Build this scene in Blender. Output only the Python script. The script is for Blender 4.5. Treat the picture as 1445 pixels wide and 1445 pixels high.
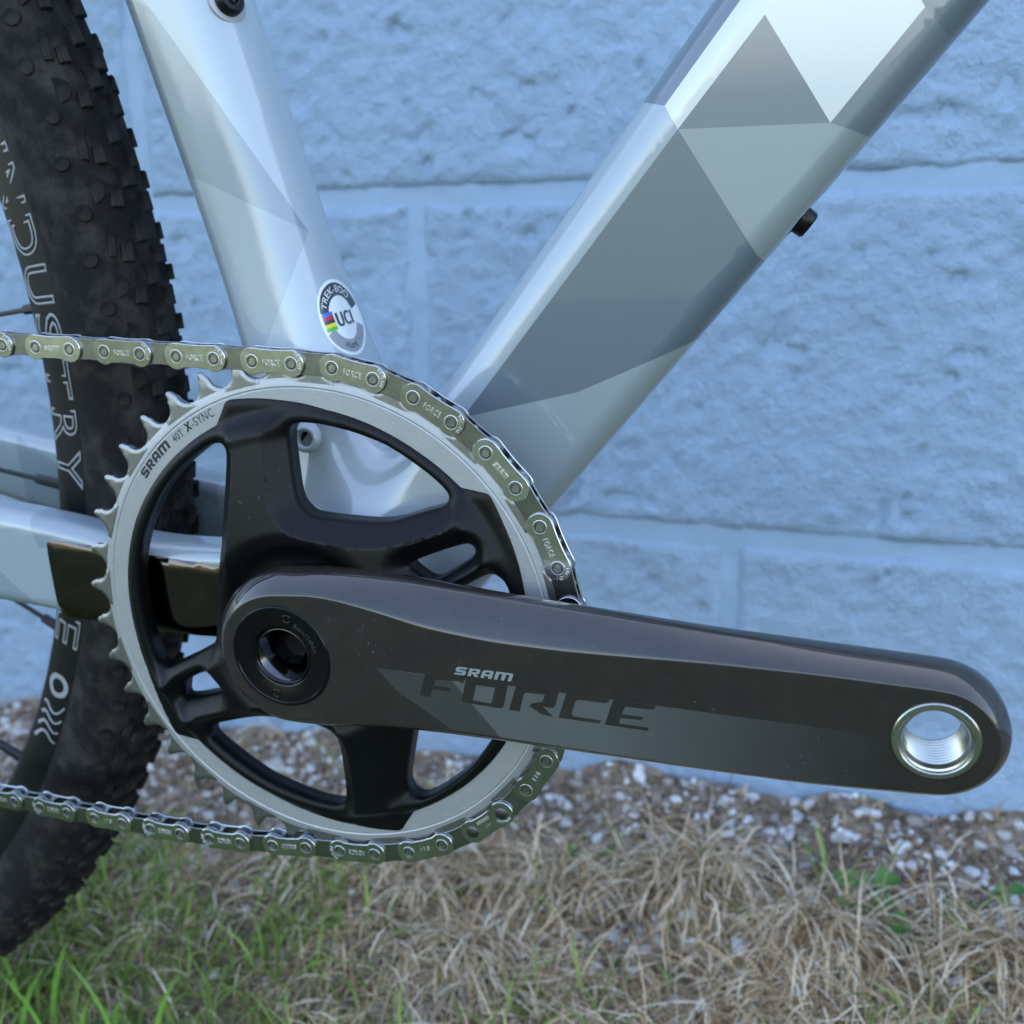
import bpy, math, random
import numpy as np
from mathutils import Matrix, Vector, Quaternion
from mathutils.geometry import delaunay_2d_cdt
R_ = math.radians
rng = np.random.default_rng(7); random.seed(7)
for o in list(bpy.data.objects): bpy.data.objects.remove(o)
sc = bpy.context.scene
COL = sc.collection
GH = 0.269                       # height of the bottom bracket above the ground beneath it

# ------------------------------------------------------------------ camera
cam = bpy.data.cameras.new('camera'); camo = bpy.data.objects.new('camera', cam); COL.objects.link(camo)
rt = Vector((0.94151, 0.33684, -0.00950)); up = Vector((-0.07151, 0.22726, 0.97120)); fw = Vector((-0.32930, 0.91372, -0.23806))
camo.matrix_world = Matrix(((rt.x, up.x, -fw.x, 0.15722), (rt.y, up.y, -fw.y, -0.26065), (rt.z, up.z, -fw.z, 0.10799 + GH), (0, 0, 0, 1)))
cam.sensor_width = 36; cam.lens = 36 * 1437.5 / 1445; cam.clip_start = 0.01; cam.clip_end = 2000
cam.dof.use_dof = True; cam.dof.focus_distance = 0.283; cam.dof.aperture_fstop = 14.0
sc.camera = camo

# ------------------------------------------------------------------ sky, sun, exposure
SUN_EL, SUN_AZ = R_(48), R_(12)          # the sun stands behind the wall: everything in view is in open shade
w = bpy.data.worlds.new('World'); sc.world = w; w.use_nodes = True
nt = w.node_tree; nt.nodes.clear()
sky = nt.nodes.new('ShaderNodeTexSky'); sky.sky_type = 'NISHITA'; sky.sun_disc = False
sky.sun_elevation = SUN_EL; sky.sun_rotation = SUN_AZ; sky.air_density = 1.0; sky.dust_density = 2.6; sky.ozone_density = 1.0
bg = nt.nodes.new('ShaderNodeBackground'); bg.inputs[1].default_value = 0.15
wo = nt.nodes.new('ShaderNodeOutputWorld'); nt.links.new(sky.outputs[0], bg.inputs[0]); nt.links.new(bg.outputs[0], wo.inputs[0])
sl = bpy.data.lights.new('sun', 'SUN'); sl.energy = 2.2; sl.angle = R_(0.5); sl.color = (1, .95, .87)
so = bpy.data.objects.new('sun', sl); COL.objects.link(so)
sd = Vector((math.sin(SUN_AZ) * math.cos(SUN_EL), math.cos(SUN_AZ) * math.cos(SUN_EL), math.sin(SUN_EL)))
so.rotation_euler = (-sd).to_track_quat('-Z', 'Y').to_euler()
vs = sc.view_settings; vs.view_transform = 'Standard'; vs.look = 'None'; vs.gamma = 1; vs.use_curve_mapping = False
vs.exposure = 2.55
vs.use_white_balance = True; vs.white_balance_temperature = 7150; vs.white_balance_tint = 11   # the phone's balance for open shade
sc.render.engine = 'CYCLES'; sc.cycles.max_bounces = 5; sc.cycles.diffuse_bounces = 2; sc.cycles.glossy_bounces = 3; sc.cycles.adaptive_threshold = .02; sc.cycles.caustics_reflective = False; sc.cycles.caustics_refractive = False

# ------------------------------------------------------------------ helpers
def tag(o, label=None, cat=None, group=None, kind=None):
    for k, v in (('label', label), ('category', cat), ('group', group), ('kind', kind)):
        if v: o[k] = v
    return o

def mesh(name, V, F, mats, midx=None, smooth=True, sharp=None, scale=.001):
    me = bpy.data.meshes.new(name)
    me.from_pydata((np.asarray(V, float) * scale).tolist(), [], [list(map(int, f)) for f in F])
    for m in (mats if isinstance(mats, (list, tuple)) else [mats]): me.materials.append(m)
    if midx is not None: me.polygons.foreach_set('material_index', np.asarray(midx, dtype=np.int32))
    me.polygons.foreach_set('use_smooth', [smooth] * len(me.polygons))
    me.update()
    if smooth and sharp: me.set_sharp_from_angle(angle=R_(sharp))
    return me

def obj(name, me, parent=None, loc=None):
    o = bpy.data.objects.new(name, me); COL.objects.link(o)
    if parent is not None:
        o.parent = parent
        if parent is BIKE: o.location = BOFF
    if loc is not None: o.location = loc
    return o

# -- bicycle root: the bike leans a little and stands at a small angle to the wall
rv = Vector((R_(-3.95), R_(1.96), R_(-2.39))); BW = Matrix.Rotation(rv.length, 3, rv.normalized()); BR = BW.transposed()
BIKE = bpy.data.objects.new('bicycle', None); COL.objects.link(BIKE)
BIKE.matrix_world = BR.to_4x4(); BOFF = BW @ Vector((0, 0, GH))
tag(BIKE, 'pale blue-grey bicycle with geometric facet paint standing in front of the painted block wall', 'bicycle')

def part(name, V, F, mats, parent=None, label=None, **k):
    o = obj(name, mesh(name, V, F, mats, **k), parent or BIKE)
    if label: o['label'] = label
    return o

def join(L):
    Vs, Fs, n = [], [], 0
    for V, F in L:
        Vs.append(np.asarray(V, float).reshape(-1, 3)); Fs += [[i + n for i in f] for f in F]; n += len(Vs[-1])
    return np.concatenate(Vs), Fs

def lathe(prof, n=48, c=(0, 0, 0), closed=False, a0=0):
    """profile of (radius, y) turned about the y axis through c"""
    V = []; F = []; m = len(prof)
    for r, y in prof:
        for i in range(n):
            a = a0 + 2 * math.pi * i / n; V.append((c[0] + r * math.cos(a), c[1] + y, c[2] + r * math.sin(a)))
    for j in range(m if closed else m - 1):
        k = (j + 1) % m
        for i in range(n):
            i2 = (i + 1) % n; F.append([j * n + i, j * n + i2, k * n + i2, k * n + i])
    return V, F

def inpoly(P, poly):
    P = np.asarray(P); q = np.asarray(poly); x, y = P[:, 0], P[:, 1]; ins = np.zeros(len(P), bool)
    for i in range(len(q)):
        x1, y1 = q[i]; x2, y2 = q[(i + 1) % len(q)]
        if y1 == y2: continue
        c = ((y1 > y) != (y2 > y)) & (x < (x2 - x1) * (y - y1) / (y2 - y1) + x1); ins ^= c
    return ins

def dist_poly(P, polys):
    P = np.asarray(P, float); d = np.full(len(P), 1e9)
    for q in polys:
        q = np.asarray(q, float); a = q; b = np.roll(q, -1, 0)
        for i in range(len(q)):
            ab = b[i] - a[i]; L = ab @ ab
            if L < 1e-12: continue
            t = np.clip(((P - a[i]) @ ab) / L, 0, 1); d = np.minimum(d, np.hypot(*(P - a[i] - t[:, None] * ab).T))
    return d

def resample(poly, s):
    q = np.asarray(poly, float); out = []
    for i in range(len(q)):
        a, b = q[i], q[(i + 1) % len(q)]; n = max(1, int(round(np.hypot(*(b - a)) / s)))
        for k in range(n): out.append(a + (b - a) * k / n)
    return np.array(out)

def chaikin(poly, n=2, k=.25):
    q = np.asarray(poly, float)
    for _ in range(n):
        r = np.roll(q, -1, 0); q = np.stack([q * (1 - k) + r * k, q * k + r * (1 - k)], 1).reshape(-1, 2)
    return q

def cdt(outer, holes=(), spacing=None, extra=None):
    """triangles filling an outline with holes; interior points every `spacing`"""
    polys = [np.asarray(outer, float)] + [np.asarray(h, float) for h in holes]
    pts = np.concatenate(polys); E = []; n = 0
    for q in polys:
        m = len(q); E += [(n + i, n + (i + 1) % m) for i in range(m)]; n += m
    nb = len(pts)
    if spacing:
        lo, hi = polys[0].min(0), polys[0].max(0)
        gx, gy = np.meshgrid(np.arange(lo[0], hi[0], spacing), np.arange(lo[1], hi[1], spacing * .87))
        gx = gx + (np.arange(gx.shape[0]) % 2)[:, None] * spacing * .5
        g = np.stack([gx.ravel(), gy.ravel()], 1); m = inpoly(g, polys[0])
        for h in polys[1:]: m &= ~inpoly(g, h)
        g = g[m]
        if extra is not None and len(extra): g = np.concatenate([extra, g])
        if len(g):
            g = g[dist_poly(g, polys) > spacing * (.12 if extra is not None else .45)]
            pts = np.concatenate([pts, g])
    r = delaunay_2d_cdt([Vector(p) for p in pts.tolist()], E, [], 0, 1e-5)
    P = np.array([tuple(v) for v in r[0]]); T = np.array([list(f) for f in r[2]])
    c = P[T].mean(1); m = inpoly(c, polys[0])
    for h in polys[1:]: m &= ~inpoly(c, h)
    T = T[m]
    a = P[T]; cr = (a[:, 1, 0] - a[:, 0, 0]) * (a[:, 2, 1] - a[:, 0, 1]) - (a[:, 1, 1] - a[:, 0, 1]) * (a[:, 2, 0] - a[:, 0, 0])
    T[cr < 0] = T[cr < 0][:, ::-1]
    return P, T

def solid(P, T, yf, yb):
    """closed solid from a 2d fill: front heights yf, back heights yb (arrays)"""
    n = len(P); yf = np.broadcast_to(yf, n); yb = np.broadcast_to(yb, n)
    V = np.concatenate([np.stack([P[:, 0], yf, P[:, 1]], 1), np.stack([P[:, 0], yb, P[:, 1]], 1)])
    F = [list(t) for t in T] + [[t[0] + n, t[2] + n, t[1] + n] for t in T]
    es = {}
    for t in T.tolist():
        for i in range(3): es[(t[i], t[(i + 1) % 3])] = 1
    for (a, b) in es:
        if (b, a) not in es: F.append([b, a, a + n, b + n])
    return V, F

def prism(poly, y0, y1, bev=0, holes=()):
    """outline extruded from y0 (front) to y1 (back) with a small front/back bevel"""
    q = np.asarray(poly, float); n = len(q)
    def inset(d):
        e = np.roll(q, -1, 0) - np.roll(q, 1, 0); e /= np.maximum(1e-9, np.hypot(*e.T))[:, None]
        return q + np.stack([-e[:, 1], e[:, 0]], 1) * d
    area = np.sum(q[:, 0] * np.roll(q[:, 1], -1) - np.roll(q[:, 0], -1) * q[:, 1])
    if area < 0: q = q[::-1]
    rings = [(inset(bev), y0), (q, y0 + bev), (q, y1 - bev), (inset(bev), y1)] if bev else [(q, y0), (q, y1)]
    V = []; F = []
    for r, y in rings: V += [(a, y, b) for a, b in r]
    for j in range(len(rings) - 1):
        for i in range(n): i2 = (i + 1) % n; F.append([j * n + i2, j * n + i, (j + 1) * n + i, (j + 1) * n + i2])
    m = (len(rings) - 1) * n
    F.append(list(range(n))); F.append([m + i for i in range(n)][::-1])
    return V, F

def arc(cx, cz, r, a0, a1, n):
    return [(cx + r * math.cos(R_(a0 + (a1 - a0) * i / n)), cz + r * math.sin(R_(a0 + (a1 - a0) * i / n))) for i in range(n + 1)]

def sstep(t): t = np.clip(t, 0, 1); return t * t * (3 - 2 * t)

_txt = {}
def text2d(body, size=1., spacing=1., outline=0.):
    """2d letters from the built-in font: vertices (x, y, z) and faces, left aligned on the baseline"""
    key = (body, spacing, outline)
    if key not in _txt:
        cu = bpy.data.curves.new('t', 'FONT'); cu.body = body; cu.size = 1; cu.space_character = spacing; cu.resolution_u = 4
        if outline: cu.fill_mode = 'NONE'; cu.bevel_depth = outline; cu.bevel_resolution = 1
        o = bpy.data.objects.new('t', cu); COL.objects.link(o)
        dg = bpy.context.evaluated_depsgraph_get(); me = bpy.data.meshes.new_from_object(o.evaluated_get(dg))
        V = np.array([v.co[:] for v in me.vertices]) if len(me.vertices) else np.zeros((0, 3)); F = [list(p.vertices) for p in me.polygons]
        bpy.data.objects.remove(o); bpy.data.curves.remove(cu); bpy.data.meshes.remove(me)
        _txt[key] = (V, F)
    V, F = _txt[key]; return V * size, [list(f) for f in F]

SRAMG = {  # block letters of the maker's mark: outline, holes, width
 'S': ([(0,0),(0,.24),(.68,.24),(.68,.37),(.16,.37),(0,.52),(0,.84),(.16,1),(1,1),(1,.76),(.32,.76),(.32,.63),(.84,.63),(1,.48),(1,.16),(.84,0)], [], 1.0),
 'R': ([(0,0),(0,1),(.86,1),(1,.86),(1,.5),(.86,.37),(.74,.36),(1.04,0),(.66,0),(.42,.34),(.32,.34),(.32,0)], [[(.32,.57),(.68,.57),(.68,.78),(.32,.78)]], 1.0),
 'A': ([(0,0),(0,.8),(.2,1),(.86,1),(1,.86),(1,0),(.68,0),(.68,.27),(.32,.27),(.32,0)], [[(.32,.5),(.68,.5),(.68,.77),(.32,.77)]], 1.0),
 'M': ([(0,0),(0,1),(1.4,1),(1.56,.84),(1.56,0),(1.24,0),(1.24,.75),(.94,.75),(.94,0),(.62,0),(.62,.75),(.32,.75),(.32,0)], [], 1.56)}
def sram2d(h, wx=1.15, slant=.12, gap=.2):
    L = []; x = 0
    for ch in 'SRAM':
        o, hs, wd = SRAMG[ch]
        P, T = cdt(resample(o, .5), [resample(q, .5) for q in hs])
        P = P.copy(); P[:, 0] = (P[:, 0] * wx + x + P[:, 1] * slant); L.append((np.c_[P * h, np.zeros(len(P))], T.tolist())); x += wd * wx + gap
    return join(L)

def sheet(V2, F, yf):
    """2d letters (x, z in the first two columns) laid as a thin sheet at height yf"""
    V = np.c_[V2[:, 0], np.broadcast_to(yf, len(V2)), V2[:, 1]]
    out = []
    for f in F:
        a = V2[f][:, :2]; s = np.sum(a[:, 0] * np.roll(a[:, 1], -1) - np.roll(a[:, 0], -1) * a[:, 1])
        out.append(f if s > 0 else f[::-1])
    return V, out

def raised(V2, F, y0, y1):
    """letters as low raised solids, front at y0, foot at y1"""
    V, F = sheet(V2, F, y0); n = len(V); es = {}
    for f in F:
        for i in range(len(f)): es[(f[i], f[(i + 1) % len(f)])] = 1
    VV = np.concatenate([V, np.c_[V[:, 0], np.full(n, y1), V[:, 2]]])
    return VV, F + [[b, a, a + n, b + n] for (a, b) in es if (b, a) not in es]

# ------------------------------------------------------------------ materials
def mat(name, col, rough=.5, metal=0., coat=0., coat_r=.03, spec=.5, var=0., vscale=40., bump=0., bscale=200., flake=0., col2=None, island=0., trans=0., aniso=0., mid=None, ramp=None, objvar=0., smudge=0., dust=0.):
    m = bpy.data.materials.new(name); m.use_nodes = True; t = m.node_tree; b = t.nodes['Principled BSDF']; N = t.nodes.new; L = t.links.new
    b.inputs['Base Color'].default_value = (*col, 1); b.inputs['Roughness'].default_value = rough; b.inputs['Metallic'].default_value = metal
    b.inputs['Coat Weight'].default_value = coat; b.inputs['Coat Roughness'].default_value = coat_r; b.inputs['Specular IOR Level'].default_value = spec
    b.inputs['Coat IOR'].default_value = 1.6 if name.startswith('crank') else 1.65
    if aniso: b.inputs['Anisotropic'].default_value = aniso
    tc = N('ShaderNodeTexCoord')
    if var or col2 or island:
        nz = N('ShaderNodeTexNoise'); nz.inputs['Scale'].default_value = vscale; nz.inputs['Detail'].default_value = 5; nz.inputs['Roughness'].default_value = .65; L(tc.outputs['Object'], nz.inputs['Vector'])
        rp = N('ShaderNodeValToRGB'); rp.color_ramp.elements[0].position, rp.color_ramp.elements[1].position = ramp or ((.05, 1.) if island else (.3, .7))
        c2 = col2 or tuple(min(1, c * (1 + var)) for c in col); c1 = tuple(c * (1 - var) for c in col) if not col2 else col
        rp.color_ramp.elements[0].color = (*c1, 1); rp.color_ramp.elements[1].color = (*c2, 1)
        if mid:
            e_ = rp.color_ramp.elements.new(.45); e_.color = (*mid, 1)
        if island:
            ge = N('ShaderNodeNewGeometry'); mx = N('ShaderNodeMath'); mx.operation = 'MULTIPLY_ADD'; mx.inputs[1].default_value = island
            sb = N('ShaderNodeMath'); sb.operation = 'MULTIPLY_ADD'; sb.inputs[1].default_value = 1 - island; sb.inputs[2].default_value = 0
            L(nz.outputs[0], sb.inputs[0]); L(ge.outputs['Random Per Island'], mx.inputs[0]); L(sb.outputs[0], mx.inputs[2]); L(mx.outputs[0], rp.inputs[0])
        else: L(nz.outputs[0], rp.inputs[0])
        L(rp.outputs[0], b.inputs['Base Color'])
    if bump:
        n2 = N('ShaderNodeTexNoise'); n2.inputs['Scale'].default_value = bscale; n2.inputs['Detail'].default_value = 4; L(tc.outputs['Object'], n2.inputs['Vector'])
        bp = N('ShaderNodeBump'); bp.inputs['Strength'].default_value = bump; bp.inputs['Distance'].default_value = .001; L(n2.outputs[0], bp.inputs['Height']); L(bp.outputs[0], b.inputs['Normal'])
        if coat: pass
    if flake:   # metal flake sparkle under the clear coat
        vo = N('ShaderNodeTexVoronoi'); vo.inputs['Scale'].default_value = 4500; L(tc.outputs['Object'], vo.inputs['Vector'])
        mr = N('ShaderNodeMapRange'); mr.inputs[3].default_value = rough - flake; mr.inputs[4].default_value = rough + flake; L(vo.outputs['Color'], mr.inputs[0]); L(mr.outputs[0], b.inputs['Roughness'])
    if objvar:   # each copy a little lighter, darker or duller than the next
        oi = N('ShaderNodeObjectInfo'); ma = N('ShaderNodeMapRange'); ma.inputs[3].default_value = 1 - objvar; ma.inputs[4].default_value = 1 + objvar * .4; L(oi.outputs['Random'], ma.inputs[0])
        hs = N('ShaderNodeHueSaturation'); L(ma.outputs[0], hs.inputs['Value']); src = b.inputs['Base Color'].links
        if src: L(src[0].from_socket, hs.inputs['Color'])
        else: hs.inputs['Color'].default_value = (*col, 1)
        L(hs.outputs[0], b.inputs['Base Color'])
    if smudge:   # handling marks and fine dust in the clear coat
        n3 = N('ShaderNodeTexNoise'); n3.inputs['Scale'].default_value = 55; n3.inputs['Detail'].default_value = 7; n3.inputs['Roughness'].default_value = .7; L(tc.outputs['Object'], n3.inputs['Vector'])
        m3 = N('ShaderNodeMapRange'); m3.inputs[1].default_value = .4; m3.inputs[2].default_value = .8; m3.inputs[3].default_value = coat_r; m3.inputs[4].default_value = coat_r + smudge; L(n3.outputs[0], m3.inputs[0]); L(m3.outputs[0], b.inputs['Coat Roughness'])
    if dust:     # specks of pale dust
        n4 = N('ShaderNodeTexNoise'); n4.inputs['Scale'].default_value = 1100; n4.inputs['Detail'].default_value = 2; L(tc.outputs['Object'], n4.inputs['Vector']); n5 = N('ShaderNodeTexNoise'); n5.inputs['Scale'].default_value = 45; L(tc.outputs['Object'], n5.inputs['Vector'])
        ad = N('ShaderNodeMath'); ad.operation = 'MULTIPLY_ADD'; ad.inputs[1].default_value = .35; L(n5.outputs[0], ad.inputs[0]); L(n4.outputs[0], ad.inputs[2])
        m4 = N('ShaderNodeMapRange'); m4.inputs[1].default_value = .925; m4.inputs[2].default_value = .98; m4.inputs[4].default_value = dust; L(ad.outputs[0], m4.inputs[0])
        mxd = N('ShaderNodeMix'); mxd.data_type = 'RGBA'; L(m4.outputs[0], mxd.inputs[0]); mxd.inputs[7].default_value = (.32, .31, .29, 1); src = b.inputs['Base Color'].links
        if src: L(src[0].from_socket, mxd.inputs[6])
        else: mxd.inputs[6].default_value = (*col, 1)
        L(mxd.outputs[2], b.inputs['Base Color'])
    if trans:
        b.inputs['Transmission Weight'].default_value = 0
        tr = N('ShaderNodeBsdfTranslucent'); mxs = N('ShaderNodeMixShader'); mxs.inputs[0].default_value = trans; out = t.nodes['Material Output']
        src = b.inputs['Base Color'].links
        if src: L(src[0].from_socket, tr.inputs[0])
        else: tr.inputs[0].default_value = (*col, 1)
        L(b.outputs[0], mxs.inputs[1]); L(tr.outputs[0], mxs.inputs[2]); L(mxs.outputs[0], out.inputs[0])
    return m

M = {}
M['wall'] = mat('painted_block', (.315, .44, .59), .6, var=.06, vscale=9)
t = M['wall'].node_tree; N = t.nodes.new; L = t.links.new; tc = N('ShaderNodeTexCoord'); prev = None      # rough block face under thick paint: crumbs, fine grain
for sc_, st2, ds_, det in ((230, 1., .0022, 4), (620, .9, .0015, 2)):
    n_ = N('ShaderNodeTexNoise'); n_.inputs['Scale'].default_value = sc_; n_.inputs['Detail'].default_value = det; n_.inputs['Roughness'].default_value = .62; n_.inputs['Distortion'].default_value = .35; L(tc.outputs['Object'], n_.inputs['Vector'])
    b_ = N('ShaderNodeBump'); b_.inputs['Strength'].default_value = st2; b_.inputs['Distance'].default_value = ds_; L(n_.outputs[0], b_.inputs['Height'])
    if prev: L(prev.outputs[0], b_.inputs['Normal'])
    prev = b_
L(prev.outputs[0], t.nodes['Principled BSDF'].inputs['Normal'])
M['mortar'] = mat('painted_mortar', (.30, .425, .575), .6, var=.05, vscale=12, bump=.5, bscale=220)
M['soil'] = mat('soil', (.10, .075, .05), .95, col2=(.20, .16, .11), vscale=60, bump=1, bscale=300)
M['p_base'] = mat('frame_base_paint', (.31, .365, .415), .36, metal=.08, coat=1, smudge=.05, dust=.15, flake=.08)
M['p_pale'] = mat('frame_pale_paint', (.385, .45, .50), .36, metal=.08, coat=1, smudge=.05, dust=.15, flake=.08)
M['p_mid'] = mat('frame_mid_paint', (.235, .29, .34), .36, metal=.08, coat=1, smudge=.05, dust=.15, flake=.08)
M['p_dark'] = mat('frame_dark_paint', (.112, .148, .18), .4, metal=.12, coat=1, smudge=.05, dust=.15, flake=.1)
M['p_grey'] = mat('frame_grey_paint', (.15, .18, .215), .4, metal=.12, coat=1, smudge=.05, dust=.15, flake=.1)
M['p_sage'] = mat('frame_sage_paint', (.26, .305, .325), .38, metal=.08, coat=1, smudge=.05, dust=.15, flake=.08)
M['p_white'] = mat('frame_white_paint', (.66, .67, .66), .3, coat=1)
M['crank'] = mat('crank_dark_carbon', (.021, .0172, .016), .45, coat=1, coat_r=.01, spec=.15, var=.18, vscale=180, smudge=.10, dust=.3)
M['band'] = mat('crank_grey_band', (.115, .12, .123), .42, metal=.35, coat=1, coat_r=.08, flake=.12)
M['band2'] = mat('crank_dim_band', (.05, .05, .051), .42, metal=.35, coat=1, coat_r=.08, flake=.12)
M['logo'] = mat('silver_print', (.30, .33, .35), .4, metal=.3, coat=.6)
M['spider'] = mat('black_anodised', (.003, .0034, .0045), .38, metal=.0, spec=.22, dust=.3, bump=.06, bscale=2500)
M['silver'] = mat('brushed_silver', (.42, .425, .435), .48, metal=.5, var=.05, vscale=300, bump=.08, bscale=900)
M['tooth'] = mat('worn_steel_tooth', (.30, .305, .31), .42, metal=1, var=.12, vscale=300, bump=.05, bscale=700)
M['print'] = mat('black_print', (.02, .022, .025), .5)
M['plate'] = mat('chain_nickel', (.66, .665, .67), .2, metal=1, var=.16, vscale=260, bump=.05, bscale=500, objvar=.35)
M['iplate'] = mat('chain_inner_nickel', (.30, .305, .31), .28, metal=1, var=.15, vscale=350, bump=.06, bscale=500)
M['pin'] = mat('chain_pin', (.13, .13, .135), .45, metal=1, var=.2, vscale=600)
M['emboss'] = mat('embossed_bright', (.70, .70, .69), .36, metal=1)
M['tyre'] = mat('tyre_rubber', (.008, .0078, .009), .85, spec=.25, col2=(.062, .057, .052), vscale=70, ramp=(.46, .82), bump=.35, bscale=500)
M['knob'] = mat('tread_rubber', (.005, .005, .006), .85, spec=.25, objvar=.3, col2=(.06, .054, .048), ramp=(.44, .82), vscale=70, bump=.3, bscale=500)
M['rim'] = mat('satin_carbon', (.006, .006, .007), .42, spec=.3, bump=.04, bscale=1500)
M['rimprint'] = mat('rim_grey_print', (.30, .31, .33), .5)
M['black'] = mat('black_steel', (.006, .006, .007), .3, spec=.3)
M['cap'] = mat('gloss_black_cap', (.004, .004, .005), .12, coat=.0, spec=.3, bump=.03, bscale=900)
M['bore'] = mat('polished_dark_bore', (.10, .10, .115), .12, metal=1, var=.3, vscale=300)
M['capprint'] = mat('faint_engraving', (.035, .037, .04), .4)
M['steel'] = mat('turned_steel', (.50, .50, .47), .26, metal=1, var=.08, vscale=400)
M['guard'] = mat('reflection_tinted_mirror', (.11, .095, .09), .04, metal=1)  # dark tint stands in for the viewer's dark reflection in the plate
M['spoke'] = mat('black_spoke', (.015, .015, .017), .35)
for n_, c_ in (('white', (.85, .87, .88)), ('ink', (.03, .035, .04)), ('blue', (.01, .17, .62)), ('red', (.55, .01, .03)), ('yellow', (.80, .72, .02)), ('green', (.08, .50, .04)), ('dullgrey', (.30, .32, .34))):
    M['s_' + n_] = mat('sticker_' + n_, c_, .25, coat=.7)

# ------------------------------------------------------------------ ground and block wall
def zg(x, y):
    x = np.asarray(x, float); y = np.asarray(y, float)
    xs = np.clip(x, -.9, .7)
    yy = np.clip(y, -.16, .36)
    k = -.221 + .048 * xs + .165 * (yy - .341) - .006 * sstep((-.16 - y) / .5)
    bumps = .006 * np.sin(x * 23 + 1.3) * np.sin(y * 19 + .4) + .004 * np.sin(x * 51 + y * 37) + .003 * np.sin(x * 87 - y * 61 + 2)
    near = np.exp(-(np.maximum(0, np.abs(x) - .8) ** 2 + np.maximum(0, -y - .4) ** 2) * 3)
    return k + bumps * near + GH
def axis(a, b, s, far):
    c = list(np.arange(a, b + 1e-6, s)); st = s; lo = a; hi = b; L = []; H = []
    while hi < far: st *= 1.45; hi += st; lo -= st; H.append(hi); L.append(lo)
    return np.array(L[::-1] + c + H)
gx = axis(-.9, .7, .012, 400); gy = axis(-.4, .36, .012, 400)
X, Y = np.meshgrid(gx, gy); nx = len(gx)
GV = np.c_[X.ravel(), Y.ravel(), zg(X, Y).ravel()]
GF = [[j * nx + i, j * nx + i + 1, (j + 1) * nx + i + 1, (j + 1) * nx + i] for j in range(len(gy) - 1) for i in range(nx - 1)]
mg = bpy.data.materials.new('earth_and_lawn'); mg.use_nodes = True; t = mg.node_tree; N = t.nodes.new; L = t.links.new; b = t.nodes['Principled BSDF']; b.inputs['Roughness'].default_value = .95
tc = N('ShaderNodeTexCoord'); n1 = N('ShaderNodeTexNoise'); n1.inputs['Scale'].default_value = 45; n1.inputs['Detail'].default_value = 6; L(tc.outputs['Object'], n1.inputs[0])
r1 = N('ShaderNodeValToRGB'); r1.color_ramp.elements[0].color = (.10, .073, .05, 1); r1.color_ramp.elements[1].color = (.33, .25, .18, 1); r1.color_ramp.elements[0].position = .3; r1.color_ramp.elements[1].position = .7; L(n1.outputs[0], r1.inputs[0])
n2 = N('ShaderNodeTexNoise'); n2.inputs['Scale'].default_value = 14; n2.inputs['Detail'].default_value = 8; L(tc.outputs['Object'], n2.inputs[0])
r2 = N('ShaderNodeValToRGB'); r2.color_ramp.elements[0].color = (.04, .058, .018, 1); r2.color_ramp.elements[1].color = (.105, .128, .045, 1); r2.color_ramp.elements[0].position = .3; r2.color_ramp.elements[1].position = .7; L(n2.outputs[0], r2.inputs[0])
sp = N('ShaderNodeSeparateXYZ'); L(tc.outputs['Object'], sp.inputs[0])
mr = N('ShaderNodeMapRange'); mr.inputs[1].default_value = .16; mr.inputs[2].default_value = -.05; L(sp.outputs[1], mr.inputs[0])
mx = N('ShaderNodeMix'); mx.data_type = 'RGBA'; L(mr.outputs[0], mx.inputs[0]); L(r1.outputs[0], mx.inputs[6]); L(r2.outputs[0], mx.inputs[7]); L(mx.outputs[2], b.inputs['Base Color'])
bp = N('ShaderNodeBump'); bp.inputs['Distance'].default_value = .004; L(n1.outputs[0], bp.inputs['Height']); L(bp.outputs[0], b.inputs['Normal'])
g = obj('ground', mesh('ground', GV, GF, mg, scale=1)); tag(g, kind='structure')

def vnoise(x, z, seed, octs=4, f0=60., gain=.55):
    """smooth value noise, vectorised"""
    out = np.zeros_like(x); amp = 1.; f = f0; tot = 0
    for o_ in range(octs):
        X = x * f + seed * 17.3 + o_ * 31.7; Z = z * f + seed * 9.1 + o_ * 11.9
        xi = np.floor(X).astype(np.int64); zi = np.floor(Z).astype(np.int64); fx = sstep(X - xi); fz = sstep(Z - zi)
        def h(a, b_):
            n = (a * 374761393 + b_ * 668265263 + o_ * 974711) & 0x7fffffff
            n = ((n ^ (n >> 13)) * 1274126177) & 0x7fffffff
            return ((n ^ (n >> 16)) & 0xffff) / 65535.
        v = (h(xi, zi) * (1 - fx) + h(xi + 1, zi) * fx) * (1 - fz) + (h(xi, zi + 1) * (1 - fx) + h(xi + 1, zi + 1) * fx) * fz
        out += amp * (v - .5); tot += amp; amp *= gain; f *= 2.03
    return out / tot
WY = .3413; JT = .0085; BWd, BH = .4064, .2032; X0, Z0 = -.1225, -.0546 + GH      # wall face, joint, block module
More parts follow.
